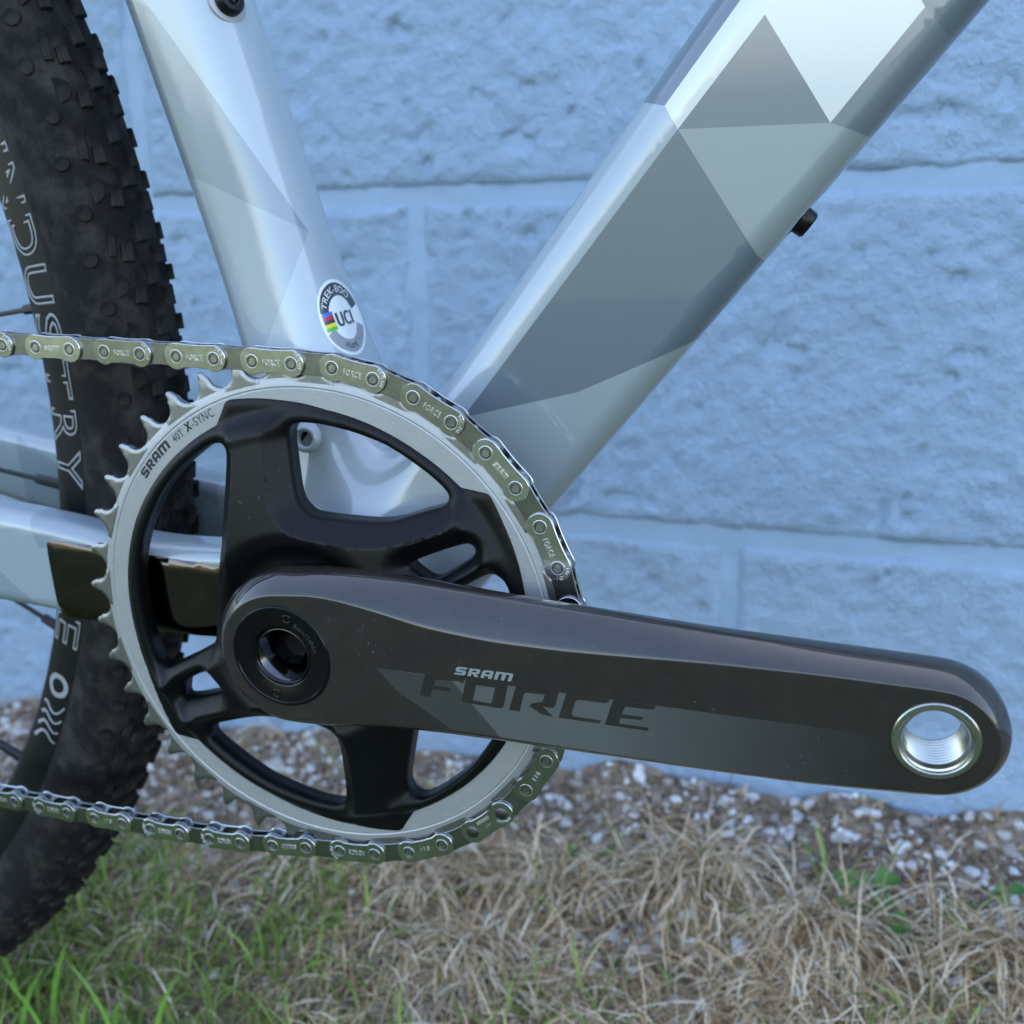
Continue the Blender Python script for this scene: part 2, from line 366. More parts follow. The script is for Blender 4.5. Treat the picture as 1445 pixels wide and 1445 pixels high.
def block_mesh(fine, cx, cz, seed):
    s = .003 if fine else .05
    hx, hz = (BWd - JT) / 2, (BH - JT) / 2
    us = np.linspace(-hx, hx, max(3, int(2 * hx / s))); vs_ = np.linspace(-hz, hz, max(3, int(2 * hz / s)))
    U, Vv = np.meshgrid(us, vs_); d = np.minimum(hx - np.abs(U), hz - np.abs(Vv))
    wx, wz = U + cx, Vv + cz
    wob = vnoise(wx, wz, 3, 3, 55.) * .006
    U2 = U + np.where(np.abs(U) > hx - .012, wob, 0) * .5; V2 = Vv + np.where(np.abs(Vv) > hz - .012, wob, 0) * .5
    yy = np.zeros_like(U)
    if fine:
        yy = vnoise(wx, wz, 1, 5, 120., .78) * .0060 + vnoise(wx, wz, 2, 2, 18.) * .003
        pit = vnoise(wx, wz, 5, 2, 75.); yy = yy + np.clip(pit - .27, 0, 1) * .045
    yy = yy * np.clip(.35 + d / .012, 0, 1) + .0042 * (1 - np.sqrt(1 - (1 - np.clip(d / .007, 0, 1)) ** 2))
    n, m = len(vs_), len(us); P = np.c_[U2.ravel(), yy.ravel(), V2.ravel()]
    F = [[j * m + i, j * m + i + 1, (j + 1) * m + i + 1, (j + 1) * m + i] for j in range(n - 1) for i in range(m - 1)]
    rim_ = [i for i in range(m)] + [j * m + m - 1 for j in range(1, n)] + [(n - 1) * m + i for i in range(m - 2, -1, -1)] + [j * m for j in range(n - 2, 0, -1)]
    k = len(P); P = np.concatenate([P, P[rim_] * [1, 0, 1] + [0, .02, 0]]); q = len(rim_)
    F += [[rim_[(i + 1) % q], rim_[i], k + i, k + (i + 1) % q] for i in range(q)]
    return mesh('concrete_block', P, F, M['wall'], scale=1)
# joints: one soft mortar sheet behind the blocks, its face a few millimetres back
jx = np.unique(np.r_[np.arange(-.80, .62, .005), np.linspace(-3.4, -.8, 9), np.linspace(.62, 3.4, 9)]); jz = np.unique(np.r_[np.arange(-.02, .62, .005), np.linspace(-.35, -.02, 3), np.linspace(.62, 3.0, 9)])
U, Vv = np.meshgrid(jx, jz)
yy = WY + .0024 + vnoise(U, Vv, 8, 4, 70., .6) * .0035 + vnoise(U, Vv, 9, 2, 14.) * .002
m_ = len(jx); P = np.c_[U.ravel(), yy.ravel(), Vv.ravel()]
F = [[j * m_ + i, j * m_ + i + 1, (j + 1) * m_ + i + 1, (j + 1) * m_ + i] for j in range(len(jz) - 1) for i in range(m_ - 1)]
k = len(P); P = np.concatenate([P, [(-3.4, .56, -.35), (3.4, .56, -.35), (3.4, .56, 3.0), (-3.4, .56, 3.0)]])
c00, c10, c01, c11 = 0, m_ - 1, (len(jz) - 1) * m_, len(jz) * m_ - 1
F += [[k + 1, k, k + 3, k + 2], list(range(c01, c11 + 1)) + [k + 2, k + 3], list(range(0, m_))[::-1] + [k, k + 1],
      [j * m_ for j in range(len(jz))] + [k + 3, k], [j * m_ + m_ - 1 for j in range(len(jz))][::-1] + [k + 1, k + 2]]
WALL = obj('block_wall', mesh('mortar', P, F, M['mortar'], scale=1))
tag(WALL, 'light blue painted concrete block wall behind the bicycle', 'wall')
lowblock = None
for r in range(-2, 13):
    for c in range(-8, 9):
        x0 = X0 + c * BWd + (BWd / 2 if r % 2 else 0); z0 = Z0 + r * BH; cx, cz = x0 + BWd / 2, z0 + BH / 2
        if cz > 2.95 or cz < -.28 or abs(cx) > 3.15: continue
        fine = -.95 < cx < .75 and -.3 < cz < .72
        if fine: me = block_mesh(True, cx, cz, r * 31 + c)
        else: lowblock = lowblock or block_mesh(False, 0, 0, 0); me = lowblock
        obj('concrete_block', me, WALL, (cx, WY, cz))

# ------------------------------------------------------------------ frame: smooth blended tubes from distance functions
def table(ts, vs_, sm=24):
    g = np.arange(-60, 500, 1.); v = np.interp(g, ts, vs_); k = np.ones(sm) / sm
    v = np.convolve(np.pad(v, sm, mode='edge'), k, 'same')[sm:-sm]; v = np.convolve(np.pad(v, sm, mode='edge'), k, 'same')[sm:-sm]
    return lambda t: np.interp(t, g, v)
DTv = table([0, 65, 220, 340], [23.5, 25, 27.5, 28.5]); DTy = table([0, 25, 75, 340], [33, 30, 21.5, 22.5], 30)
STv = table([0, 30, 85, 340], [23, 21, 18.4, 18.2]); STy = table([0, 20, 60, 115, 340], [36, 34, 22, 16.8, 16.5], 30)
CSz = table([0, 46, 75, 112, 135, 193, 430], [1, 2.5, 5.5, 12.2, 15.5, 27, 78]); CSh = table([0, 46, 112, 135, 250, 430], [17, 16, 17.6, 18, 15, 10])
CSy = table([0, 30, 60, 110, 200, 380, 430], [28, 22, 15.5, 14, 6, -10, -18]); CSw = table([0, 60, 200, 430], [9.5, 8.6, 8, 6])
def rbox(a, b_, ha, hb, r):
    qa = np.abs(a) - ha + r; qb = np.abs(b_) - hb + r
    return np.hypot(np.maximum(qa, 0), np.maximum(qb, 0)) + np.minimum(np.maximum(qa, qb), 0) - r
def smin(a, b_, k): h = np.clip(.5 + .5 * (b_ - a) / k, 0, 1); return b_ + (a - b_) * h - k * h * (1 - h)
def smax(a, b_, k): return -smin(-a, -b_, k)
def frame_sdf(x, y, z):
    yc = y - 47.5
    a = .652 * x + .758 * z; v = -.758 * x + .652 * z + 6.8
    dt = smax(rbox(v, yc, DTv(a), DTy(a), np.where(v < 0, 7.5, 12.)), np.maximum(-a - 5, a - 330), 3)
    dt = smax(dt, -(np.sqrt((a - 175.6) ** 2 + (v + 44.5) ** 2 + (yc * .9) ** 2) - 21.), 3)
    a2 = -.238 * x + .971 * z; v2 = .971 * x + .238 * z - .5
    st = smax(rbox(v2, yc, STv(a2), STy(a2), 14.5), np.maximum(-a2 - 5, a2 - 262), 3)
    bb = smax(np.hypot(x, z) - 24., np.abs(yc) - 42., 3)
    t_ = -x; cap = np.maximum(x - 4, -x - 425)
    cz, ch, cy, cw = CSz(t_), CSh(t_), CSy(t_), CSw(t_)
    cs1 = smax(rbox(z - cz, y - cy, ch, cw, 5.8), cap, 3); cs2 = smax(rbox(z - cz, 95 - y - cy, ch, cw, 5.8), cap, 3)
    d = smin(dt, st, 16); d = smin(d, bb, 10); d = smin(d, cs1, 9); d = smin(d, cs2, 9)
    return d
def grad(P, e=.05):
    x, y, z = P.T
    return np.stack([frame_sdf(x + e, y, z) - frame_sdf(x - e, y, z), frame_sdf(x, y + e, z) - frame_sdf(x, y - e, z), frame_sdf(x, y, z + e) - frame_sdf(x, y, z - e)], 1) / (2 * e)
def project(P, off=0., n=4):
    P = np.array(P, float)
    for _ in range(n):
        G = grad(P); P -= G * ((frame_sdf(*P.T) - off) / np.maximum(.2, (G * G).sum(1)))[:, None]
    return P
def front_y(x, z, y0=-30.):
    y = np.full(len(x), y0)
    for _ in range(40): y = y + np.clip(frame_sdf(x, y, z), -2, 20) * .7
    return y
H_ = 2.2
xs = np.arange(-432, 226, H_); ys = np.arange(-32, 128, H_); zs = np.arange(-36, 258, H_)
f = np.empty((len(xs), len(ys), len(zs)), np.float32)
Yg, Zg = np.meshgrid(ys, zs, indexing='ij')
for i0 in range(0, len(xs), 40):
    xx = xs[i0:i0 + 40]; f[i0:i0 + 40] = frame_sdf(xx[:, None, None] + 0 * Yg[None], Yg[None] + 0 * xx[:, None, None], Zg[None] + 0 * xx[:, None, None])
s_ = f < 0
c8 = [s_[i:len(xs) - 1 + i, j:len(ys) - 1 + j, k_:len(zs) - 1 + k_] for i in (0, 1) for j in (0, 1) for k_ in (0, 1)]
cnt = sum(c.astype(np.int8) for c in c8); mixed = (cnt > 0) & (cnt < 8)
ids = np.full(mixed.shape, -1, np.int64); I = np.argwhere(mixed); ids[mixed] = np.arange(len(I))
P = np.c_[xs[I[:, 0]], ys[I[:, 1]], zs[I[:, 2]]] + H_ / 2
P = project(P, n=5)
FF = []
for ax in range(3):
    sl0 = [slice(None)] * 3; sl1 = [slice(None)] * 3; sl0[ax] = slice(0, -1); sl1[ax] = slice(1, None)
    E = np.argwhere(s_[tuple(sl0)] != s_[tuple(sl1)]); o1, o2 = [a for a in range(3) if a != ax]
    E = E[(E[:, o1] > 0) & (E[:, o2] > 0) & (E[:, o1] < mixed.shape[o1]) & (E[:, o2] < mixed.shape[o2])]
    q = []
    for d1, d2 in ((-1, -1), (0, -1), (0, 0), (-1, 0)):
        e = E.copy(); e[:, o1] += d1; e[:, o2] += d2; q.append(ids[e[:, 0], e[:, 1], e[:, 2]])
    q = np.stack(q, 1); ins = s_[E[:, 0], E[:, 1], E[:, 2]]
    fl = ins ^ (ax == 1); q[~fl] = q[~fl][:, ::-1]; FF.append(q)
FF = np.concatenate(FF); FF = FF[(FF >= 0).all(1)]
import bmesh
bm = bmesh.new(); bv = [bm.verts.new(p) for p in P.tolist()]
for q in FF.tolist():
    try: bm.faces.new([bv[i] for i in q])
    except ValueError: pass
bm.normal_update()
def region(c):
    a = .652 * c[0] + .758 * c[2]; a2 = -.238 * c[0] + .971 * c[2]; v = -.758 * c[0] + .652 * c[2] + 6.8; v2 = .971 * c[0] + .238 * c[2]
    if c[0] < -36 and c[2] < 45 + max(0, -c[0] - 100) * .4: return 'chainstay_far' if c[1] > 47.5 else 'chainstay'
    if a > 58 and abs(v) < 40 and v2 > 24 - .0 * a: return 'down_tube'
    if a2 > 58 and v2 < 34: return 'seat_tube'
    return 'bottom_bracket_shell'
EYE = np.array([150.28, -259.18, 120.66])
def cut_st(p, q, reg):
    A, B_ = np.array([p[0], 31., p[1]]), np.array([q[0], 31., q[1]]); n = np.cross(A - EYE, B_ - EYE); n /= np.linalg.norm(n); fs = []
    for fc in bm.faces:
        c = np.array(fc.calc_center_median())
        if abs((c - EYE) @ n) < 4 and region(c) in reg: fs.append(fc)
    ge = list({v for fc in fs for v in fc.verts}) + list({e for fc in fs for e in fc.edges}) + fs
    bmesh.ops.bisect_plane(bm, geom=ge, dist=1e-4, plane_co=EYE.tolist(), plane_no=n.tolist())
def cut(p, q, reg):
    """score the mesh along the side-view line p-q so that a paint edge can follow it"""
    n = (-(q[1] - p[1]), 0, q[0] - p[0]); L_ = math.hypot(n[0], n[2]); n = (n[0] / L_, 0, n[2] / L_)
    dx, dz = n[2], -n[0]; s0 = p[0] * dx + p[1] * dz; s1 = q[0] * dx + q[1] * dz; lo, hi = min(s0, s1) - 4, max(s0, s1) + 4
    fs = []
    for fc in bm.faces:
        c = fc.calc_center_median()
        if lo < c.x * dx + c.z * dz < hi and abs((c.x - p[0]) * n[0] + (c.z - p[1]) * n[2]) < 4 and region(c) in reg: fs.append(fc)
    ge = list({v for fc in fs for v in fc.verts}) + list({e for fc in fs for e in fc.edges}) + fs
    bmesh.ops.bisect_plane(bm, geom=ge, dist=1e-4, plane_co=(p[0], 0, p[1]), plane_no=n)
DT, ST, CS = ('down_tube',), ('seat_tube', 'bottom_bracket_shell'), ('chainstay', 'chainstay_far')
PAINT = [  # (part, outline in the side view, paint)
 (DT, [(124.8,165.3),(105.3,142.3),(108.8,136.2),(130.8,161.2),(147,134.7),(167.9,158.8),(150,190)], 'p_white'),
 (DT, [(105.3,142.3),(124.8,165.3),(150,190),(130,200),(70,152)], 'p_dark'),
 (DT, [(130.8,161.2),(108.8,136.2),(147,134.7)], 'p_grey'),
 (DT, [(147,134.7),(167.9,158.8),(178,147),(190,160),(215,150),(163,128)], 'p_grey'),
 (DT, [(167.9,158.8),(150,190),(190,230),(240,220),(190,160),(178,147)], 'p_dark'),
 (DT, [(108.8,136.2),(147,134.7),(163,128),(172,120),(140,92),(129.5,102.5)], 'p_sage'),
 (DT, [(108.8,136.2),(129.5,102.5),(136,97),(118,78),(114.3,81.3),(78.4,66.7),(42.6,59.4)], 'p_dark'),
 (DT, [(42.6,59.4),(78.4,66.7),(114.3,81.3),(118,78),(60,10),(30,45)], 'p_sage'),
 (ST, [(-52.7,188),(-4.9,116.1),(10,100),(40,240),(-60,262)], 'p_pale'),
 (ST, [(-49.2,183.5),(-4.9,116.1),(-39.8,133.1),(-60,139),(-80,196)], 'p_mid'),
 (ST, [(-4.9,116.1),(-24.4,83.2),(-36,64),(20,60),(10,110)], 'p_pale'),
 (ST, [(-4.9,116.1),(-24.4,83.2),(-45,92),(-50,137),(-39.8,133.1)], 'p_base'),
 (CS, [(-112.5,34),(-107.8,18.3),(-91.8,20.2),(-80,14),(-80,34)], 'p_mid'),
 (CS, [(-128.2,12.2),(-109.6,-7),(-109,-20),(-180,-20),(-180,40)], 'p_mid'),
]
for reg, poly, m_ in PAINT:
    for i in range(len(poly)): (cut_st if reg is ST else cut)(poly[i], poly[(i + 1) % len(poly)], reg)
def plane_cut(co, no):
    bmesh.ops.bisect_plane(bm, geom=bm.verts[:] + bm.edges[:] + bm.faces[:], dist=1e-4, plane_co=co, plane_no=no)
bm.verts.index_update(); bm.faces.index_update()
V = np.array([v.co[:] for v in bm.verts]); V = project(V, n=2); G = grad(V); G /= np.linalg.norm(G, axis=1)[:, None]
faces = [[v.index for v in fc.verts] for fc in bm.faces]; cent = np.array([V[q].mean(0) for q in faces]); regs = [region(c) for c in cent]
pal = ['p_base', 'p_pale', 'p_mid', 'p_dark', 'p_grey', 'p_sage', 'p_white']; sight = EYE + (cent - EYE) * ((31. - EYE[1]) / (cent[:, 1] - EYE[1]))[:, None]; mi = np.zeros(len(faces), int); regs_a = np.array(regs)
for reg, poly, m_ in PAINT:
    k = inpoly(sight[:, [0, 2]] if reg is ST else cent[:, [0, 2]], poly) & np.isin(regs_a, reg); mi[k] = pal.index(m_)
mi[(mi == pal.index('p_white')) & False] = 0
bm.free()
FR = {}
LAB = {'down_tube': 'down tube painted in white, grey and sage facets', 'seat_tube': 'pale seat tube with faint facets and a round sticker'}
for r in ('down_tube', 'seat_tube', 'bottom_bracket_shell', 'chainstay', 'chainstay_far'):
    sel = np.where(regs_a == r)[0]; used = np.unique(np.concatenate([faces[i] for i in sel])); mp = np.full(len(V), -1); mp[used] = np.arange(len(used))
    nm = 'chainstay' if r == 'chainstay_far' else r
    me = mesh(nm, V[used], [mp[faces[i]] for i in sel], [M[p_] for p_ in pal], midx=mi[sel]); me.normals_split_custom_set_from_vertices(G[used].tolist())
    FR[r] = obj(nm, me, BIKE)
    if r in LAB: FR[r]['label'] = LAB[r]

def oriented(V, axis_dir, at, twist=0):
    """turn a shape built along -y (front) so that its front faces axis_dir, and move it"""
    q = Vector((0, -1, 0)).rotation_difference(Vector(axis_dir).normalized()); R3 = np.array(q.to_matrix())
    return np.asarray(V, float) @ R3.T + np.asarray(at, float)
def bolt(at, n, parent, washer=True):
    V1, F1 = lathe([(0.01, -.6), (1.3, -.6), (2.0, -1.2), (1.9, -3.0), (2.3, -3.3), (3.6, -3.2), (4.3, -2.4), (4.45, -1), (4.45, .6), (.01, .6)], 36)
    part('bolt_head', oriented(V1, n, at), F1, M['black'], parent, sharp=40)
    if washer:
        V2, F2 = lathe([(4.2, -.2), (5.6, -.2), (6.1, .1), (6.1, 1.2), (4.2, 1.2)], 40, closed=True)
        part('washer', oriented(V2, n, at), F2, M['silver'], parent, sharp=40)
sp_ = project(np.array([[-25.5, 38.0, 184.0]]))[0]; bolt(sp_, grad(sp_[None])[0], FR['seat_tube'])
sp_ = project(np.array([[139.5, 46.0, 111.]]))[0]; nb = grad(sp_[None])[0]
V1, F1 = lathe([(.01, -1.6), (6.6, -1.6), (7.6, -.6), (7.6, 1.5), (.01, 1.5)], 36); part('grommet', oriented(V1, nb, sp_), F1, M['black'], FR['down_tube'], sharp=40)
V1, F1 = lathe([(.01, -5.0), (1.8, -5.0), (1.9, -6.2), (3.4, -6.2), (3.9, -5.6), (4.0, -3.0), (5.4, -2.8), (5.6, -1.6), (5.6, .5), (.01, .5)], 36); part('bolt_head', oriented(V1, nb, sp_), F1, M['black'], FR['down_tube'], sharp=40)
# wire port beside the bottom bracket
pp = np.array([[-9.5, 20., 53.3]]); pp[0, 1] = front_y(pp[:, 0], pp[:, 2])[0]
V1, F1 = lathe([(2.3, 2.5), (2.35, -2.0), (2.8, -2.7), (3.6, -2.7), (4.3, -2.1), (4.5, -.6), (5.2, .6), (5.6, 2.)], 40)
part('wire_port', oriented(V1, (.12, -1, .08), pp[0] + [0, -.3, 0]), F1, M['p_pale'], FR['bottom_bracket_shell'], sharp=60)
V1, F1 = lathe([(.01, .5), (2.34, .5)], 24); part('port_plug', oriented(V1, (.12, -1, .08), pp[0] + [0, -.3, 0]), F1, M['black'], FR['bottom_bracket_shell'])

# mirror guard on the chainstay, dark reflection tinted into its metal, following its face
gp = chaikin([(-104.4,19.8),(-102.6,21.2),(-80.6,19.1),(-65,17),(-42,13.2),(-39,11.8),(-38.6,6),(-41.4,-9),(-43,-12.9),(-56,-11.8),(-67.5,-10.6),(-85,-8.6),(-102.5,-7.2),(-104.8,-5.5)], 2, .2)
P2, T2 = cdt(resample(gp, 1.2), [], 2.)
fy = front_y(P2[:, 0], P2[:, 1]); fy = np.minimum(fy, front_y(P2[:, 0], CSz(-P2[:, 0])) + 1.2); dd = dist_poly(P2, [gp])
V1, F1 = solid(P2, T2, fy - .9 + .6 * (1 - np.clip(dd / .8, 0, 1)) ** 2, fy + .3)
part('chain_guard_plate', V1, F1, M['guard'], FR['chainstay'], 'shiny metal plate tinted with a dark reflection on the chainstay behind the chainring', sharp=50)

# round sticker low on the seat tube
sc0 = project(np.array([[-1.0, 42.5, 89.]]))[0]; n0 = grad(sc0[None])[0]; n0 /= np.linalg.norm(n0)
ax_u = np.array([-.238, 0, .971]); bt = ax_u - n0 * (ax_u @ n0); bt /= np.linalg.norm(bt); tg = np.cross(bt, n0); tg /= np.linalg.norm(tg)
if tg[0] - tg[1] < 0 and tg[1] > 0: pass
def stick(P2, off): return project(sc0 + P2[:, :1] * tg + P2[:, 1:2] * bt, off, 6)
SV, SF, SM, smats = [], [], [], ['white', 'ink', 'dullgrey', 'blue', 'red', 'yellow', 'green']; ns = 0
def add_sticker(P2, T, m_, layer):
    global ns
    v = stick(np.asarray(P2), .10 + .07 * layer)
    for t_ in T:
        t_ = list(map(int, t_)); a, b_, c = v[t_[0]], v[t_[1]], v[t_[2]]
        nn = np.cross(b_ - a, c - a)
        if nn @ grad(a[None])[0] < 0: t_ = t_[::-1]
        SF.append([i + ns for i in t_]); SM.append(smats.index(m_))
    SV.append(v); ns += len(v)
P2, T2 = cdt(arc(0, 0, 12.6, 0, 360, 72)[:-1], [], 1.4); add_sticker(P2, T2, 'white', 0)
for a0, a1, m_ in ((16, 164, 'ink'), (200, 340, 'dullgrey')):
    P2, T2 = cdt(arc(0, 0, 11.5, a0, a1, 30) + arc(0, 0, 7.3, a1, a0, 24), [], 1.2); add_sticker(P2, T2, m_, 1)
for i, m_ in enumerate(('blue', 'red', 'ink', 'yellow', 'green')):
    z1 = 2.9 - i * 1.2; P2, T2 = cdt(resample([(-10.8, z1 - 1.2), (-5.4, z1 - 1.2), (-5.4, z1), (-10.8, z1)], .8)); add_sticker(P2, T2, m_, 1)
def arc_text(body, size, r, a_mid, flip=False, sp=1.):
    v, F = text2d(body, size, sp); wd = v[:, 0].max(); s = -1 if not flip else 1; rr = r + (v[:, 1] if not flip else -v[:, 1])
    a = R_(a_mid) + s * (v[:, 0] - wd / 2) / r
    return np.c_[rr * np.cos(a), rr * np.sin(a)], F
for body, size, r, am, fl, m_ in (('TREK-BOO', 3.3, 8.3, 98, False, 'white'), ('FRAME  *', 2.6, 10.3, 272, True, 'ink')):
    v, F = arc_text(body, size, r, am, fl, 1.05); add_sticker(v, [f_ for f_ in F], m_, 2)
v0, F = text2d('UCI', 6.6, 1.14)
for dx_ in (0, .35, .6): v = v0[:, :2] * [.86, 1] + [-4.9 + dx_, -2.5]; add_sticker(v, F, 'ink', 1 + dx_)
part('round_sticker', np.concatenate(SV), SF, [M['s_' + m_] for m_ in smats], FR['seat_tube'], 'round white sticker with coloured stripes and UCI lettering', midx=SM)

# ------------------------------------------------------------------ rear wheel
WC = (-421., 47.5, 80.)
def wheel(prof, n=240, closed=True): return lathe(prof, n, WC, closed)
tr, RC = 19.2, 329.0
prof = [(RC + tr * math.cos(R_(a)), tr * 1.0 * math.sin(R_(a))) for a in np.linspace(-142, 142, 44)]
V1, F1 = wheel(prof); TYRE = part('tyre', V1, F1, M['tyre'], None, 'black knobbly cyclocross tyre with dusty sidewalls')
rp_ = [(320.5, -13.2), (321.5, -14.4), (317.5, -14.8), (309, -14.2), (303, -12.0), (299.5, -7.5), (298.5, 0)]
prof = rp_ + [(r, -y) for r, y in rp_[-2::-1]] + [(315, 12), (311, 0), (315, -12)]
V1, F1 = wheel(prof); RIM = part('rim', V1, F1, M['rim'], None, 'black rim with grey outlined lettering', sharp=50)
def rim_pt(al, t_, off=.12):
    """al: angle along the wheel, t_: millimetres in from the rim's outer edge across its visible side"""
    pr_ = np.array(rp_[1:]); seg = np.hypot(*np.diff(pr_, axis=0).T); cs_ = np.r_[0, np.cumsum(seg)]
    r = np.interp(t_, cs_, pr_[:, 0]); y = np.interp(t_, cs_, pr_[:, 1])
    r2 = np.interp(t_ + .1, cs_, pr_[:, 0]); y2 = np.interp(t_ + .1, cs_, pr_[:, 1]); dr, dy = r2 - r, y2 - y; l = np.hypot(dr, dy) + 1e-9
    nr, ny = dy / l, -dr / l; sg = np.where(ny > 0, -1, 1); r = r + nr * sg * off; y = y + ny * sg * off
    return np.stack([WC[0] + r * np.cos(al), WC[1] + y, WC[2] + r * np.sin(al)], 1)
def rim_text(body, size, al0, al1, top, outline=.02):
    v, F = text2d(body, size, 1.04, outline); al = al0 + (al1 - al0) * v[:, 0] / v[:, 0].max(); hgt = size * .72
    V = rim_pt(al, top + (hgt - v[:, 1]) , .1 + v[:, 2] * .6)
    return V, F
def letter_span(body, al0, al1):
    wds = [1.25 if c == 'I' else 3. for c in body]; t_ = np.r_[0, np.cumsum(wds)] / sum(wds)
    for i, c in enumerate(body):
        a0 = al0 + (al1 - al0) * t_[i]; a1 = al0 + (al1 - al0) * (t_[i + 1] - .018); V, F = rim_text(c, 17.5, a0, a1, 5.2); part('rim_letter', V, F, M['rimprint'], RIM)
letter_span('INDUSTRY', R_(13.2), R_(-9.4)); letter_span('NINE', R_(-11.5), R_(-21.4))
def rim_ring(al, t0, r0, r1):
    P2, T2 = cdt(arc(0, 0, r0, 0, 360, 30)[:-1], [arc(0, 0, r1, 0, 360, 24)[:-1]]); return rim_pt(al + P2[:, 0] / 305., t0 + P2[:, 1] * .95, .15), T2.tolist()
def rim_stroke(pts, wd):
    pts = np.array(pts, float); d = np.gradient(pts, axis=0); d /= np.hypot(*d.T)[:, None]; nn = np.stack([-d[:, 1], d[:, 0]], 1) * (np.linspace(.4, 1, len(pts)) * wd)[:, None] / 2
    Q = np.concatenate([pts + nn, pts - nn]); m = len(pts); return rim_pt(Q[:, 0] / 305., Q[:, 1], .15), [[i, i + 1, m + i + 1, m + i] for i in range(m - 1)]
a9 = R_(-24.8) * 305
LV = [rim_ring(R_(-24.8), 11.5, 5.4, 3.2)] + [rim_stroke([(a9 - 8 - k * 5 - 6 * s - 3 * math.sin(s * 5 + k * .5), 6 + 11 * s) for s in np.linspace(0, 1, 16)], 1.5) for k in range(4)]
V1, F1 = join(LV); part('rim_emblem', V1, F1, M['rimprint'], RIM, 'pale ring emblem with trailing flame lines')
# hub and spokes
V1, F1 = lathe([(0.1, -32), (9, -32), (10, -30), (27, -24), (28, -20), (16, -17), (14, 0), (16, 19), (28, 22), (27, 26), (10, 32), (.1, 32)], 40, WC); part('hub', V1, F1, M['black'], None, sharp=40)
def rod(a, b_, r, n=8):
    a, b_ = np.array(a, float), np.array(b_, float); d = b_ - a; d /= np.linalg.norm(d); u = np.cross(d, (0, 1, .3)); u /= np.linalg.norm(u); v = np.cross(d, u)
    V = []; rs = r if isinstance(r, (list, tuple)) else [(0, r), (1, r)]
    for t_, rr in rs:
        for i in range(n): th = 2 * math.pi * i / n; V.append(a + (b_ - a) * t_ + rr * (math.cos(th) * u + math.sin(th) * v))
    F = [[j * n + i, j * n + (i + 1) % n, (j + 1) * n + (i + 1) % n, (j + 1) * n + i] for j in range(len(rs) - 1) for i in range(n)]
    return V, F + [list(range(n))[::-1], [(len(rs) - 1) * n + i for i in range(n)]]
for i in range(28):
    al = R_(3.0 + i * 360 / 28); sd_ = -1 if i % 2 else 1; hb = al + R_(35 if (i // 2) % 2 else -35)
    p0 = (WC[0] + 299.5 * math.cos(al), WC[1] + sd_ * 2.5, WC[2] + 299.5 * math.sin(al)); p1 = (WC[0] + 25 * math.cos(hb), WC[1] + sd_ * 23, WC[2] + 25 * math.sin(hb))
    V1, F1 = rod(p0, p1, [(0, 2.3), (.035, 2.0), (.048, 1.9), (.05, .95), (1, .95)]); part('spoke', V1, F1, M['spoke'], None, sharp=40)
# tread knobs
def knob_mesh(kind):
    if kind == 'dot': return mesh('knob', *lathe([(2.7, .6), (2.55, -.6), (2.3, -.85), (.01, -.8)], 16), M['knob'], sharp=40)
    if kind == 'dee': q = [(-1.6, -4.2), (-1.6, 4.2)] + arc(-1.2, 0, 4.2, 80, -80, 8); return mesh('knob', *prism(q, -.9, .8, .3), M['knob'], sharp=40)
    if kind == 'bar': q = [(-1.3, -4.5), (1.2, -4.9), (1.5, 4.2), (-.8, 4.9)]; return mesh('knob', *prism(q, -1.1, .8, .3), M['knob'], sharp=40)
    if kind == 'shoulder': q = [(-2.1, -2.7), (1.8, -3.0), (2.1, 2.9), (-1.6, 2.6)]; return mesh('knob', *prism(q, -1.9, 1.2, .45), M['knob'], sharp=40)
    q = [(-2.3, -3.2), (2.3, -3.2), (2.6, 3.2), (-2.6, 3.2)]; return mesh('knob', *prism(q, -2.0, 1.0, .4), M['knob'], sharp=40)
KM = {k_: knob_mesh(k_) for k_ in ('dot', 'dee', 'bar', 'shoulder', 'centre')}
NP_ = 138; rest = []; nk = 0
for i in range(NP_):
    for kind, psi, sh in ((('dot', -60, 0), ('dee' if i % 2 else 'bar', -44, .45), ('shoulder', -27, .2), ('centre', -9, .6), ('centre', 10, .1), ('shoulder', 28, .6), ('dot', 60, .5)) if i % 2 else
                          (('dot', -66, .05), ('bar', -43, .35), ('shoulder', -31, .1), ('centre', -10, .5), ('centre', 8, 0), ('shoulder', 31, .5), ('dot', 66, .4))):
        th = 2 * math.pi * (i + sh) / NP_; deg = (math.degrees(th) + 180) % 360 - 180; ps = R_(psi)
        nrm = Vector((math.cos(ps) * math.cos(th), math.sin(ps), math.cos(ps) * math.sin(th))); pos = Vector((WC[0] + RC * math.cos(th), WC[1], WC[2] + RC * math.sin(th))) + nrm * tr
        zax = Vector((-math.sin(th), 0, math.cos(th))); yax = -nrm; xax = yax.cross(zax); R3 = Matrix((xax, yax, zax)).transposed()
        if -52 < deg < 38 and nk < 298:
            o = bpy.data.objects.new('knob', KM[kind]); COL.objects.link(o); o.parent = TYRE; o.matrix_local = Matrix.Translation(pos * .001) @ R3.to_4x4() @ Matrix.Rotation(random.uniform(-.12, .12), 4, 'Y') @ Matrix.Diagonal((random.uniform(.9, 1.12), random.uniform(.75, 1.1), random.uniform(.92, 1.1), 1)); nk += 1
        else: rest.append((kind, np.array(R3), np.array(pos)))
RV, RF, n_ = [], [], 0
for kind, R3, pos in rest:
    me = KM[kind]; v = np.array([q.co[:] for q in me.vertices]) * 1000 @ R3.T + pos; RV.append(v); RF += [[i + n_ for i in p_.vertices] for p_ in me.polygons]; n_ += len(v)
tag(part('tread_knobs', np.concatenate(RV), RF, M['knob'], TYRE, sharp=40), kind='stuff')

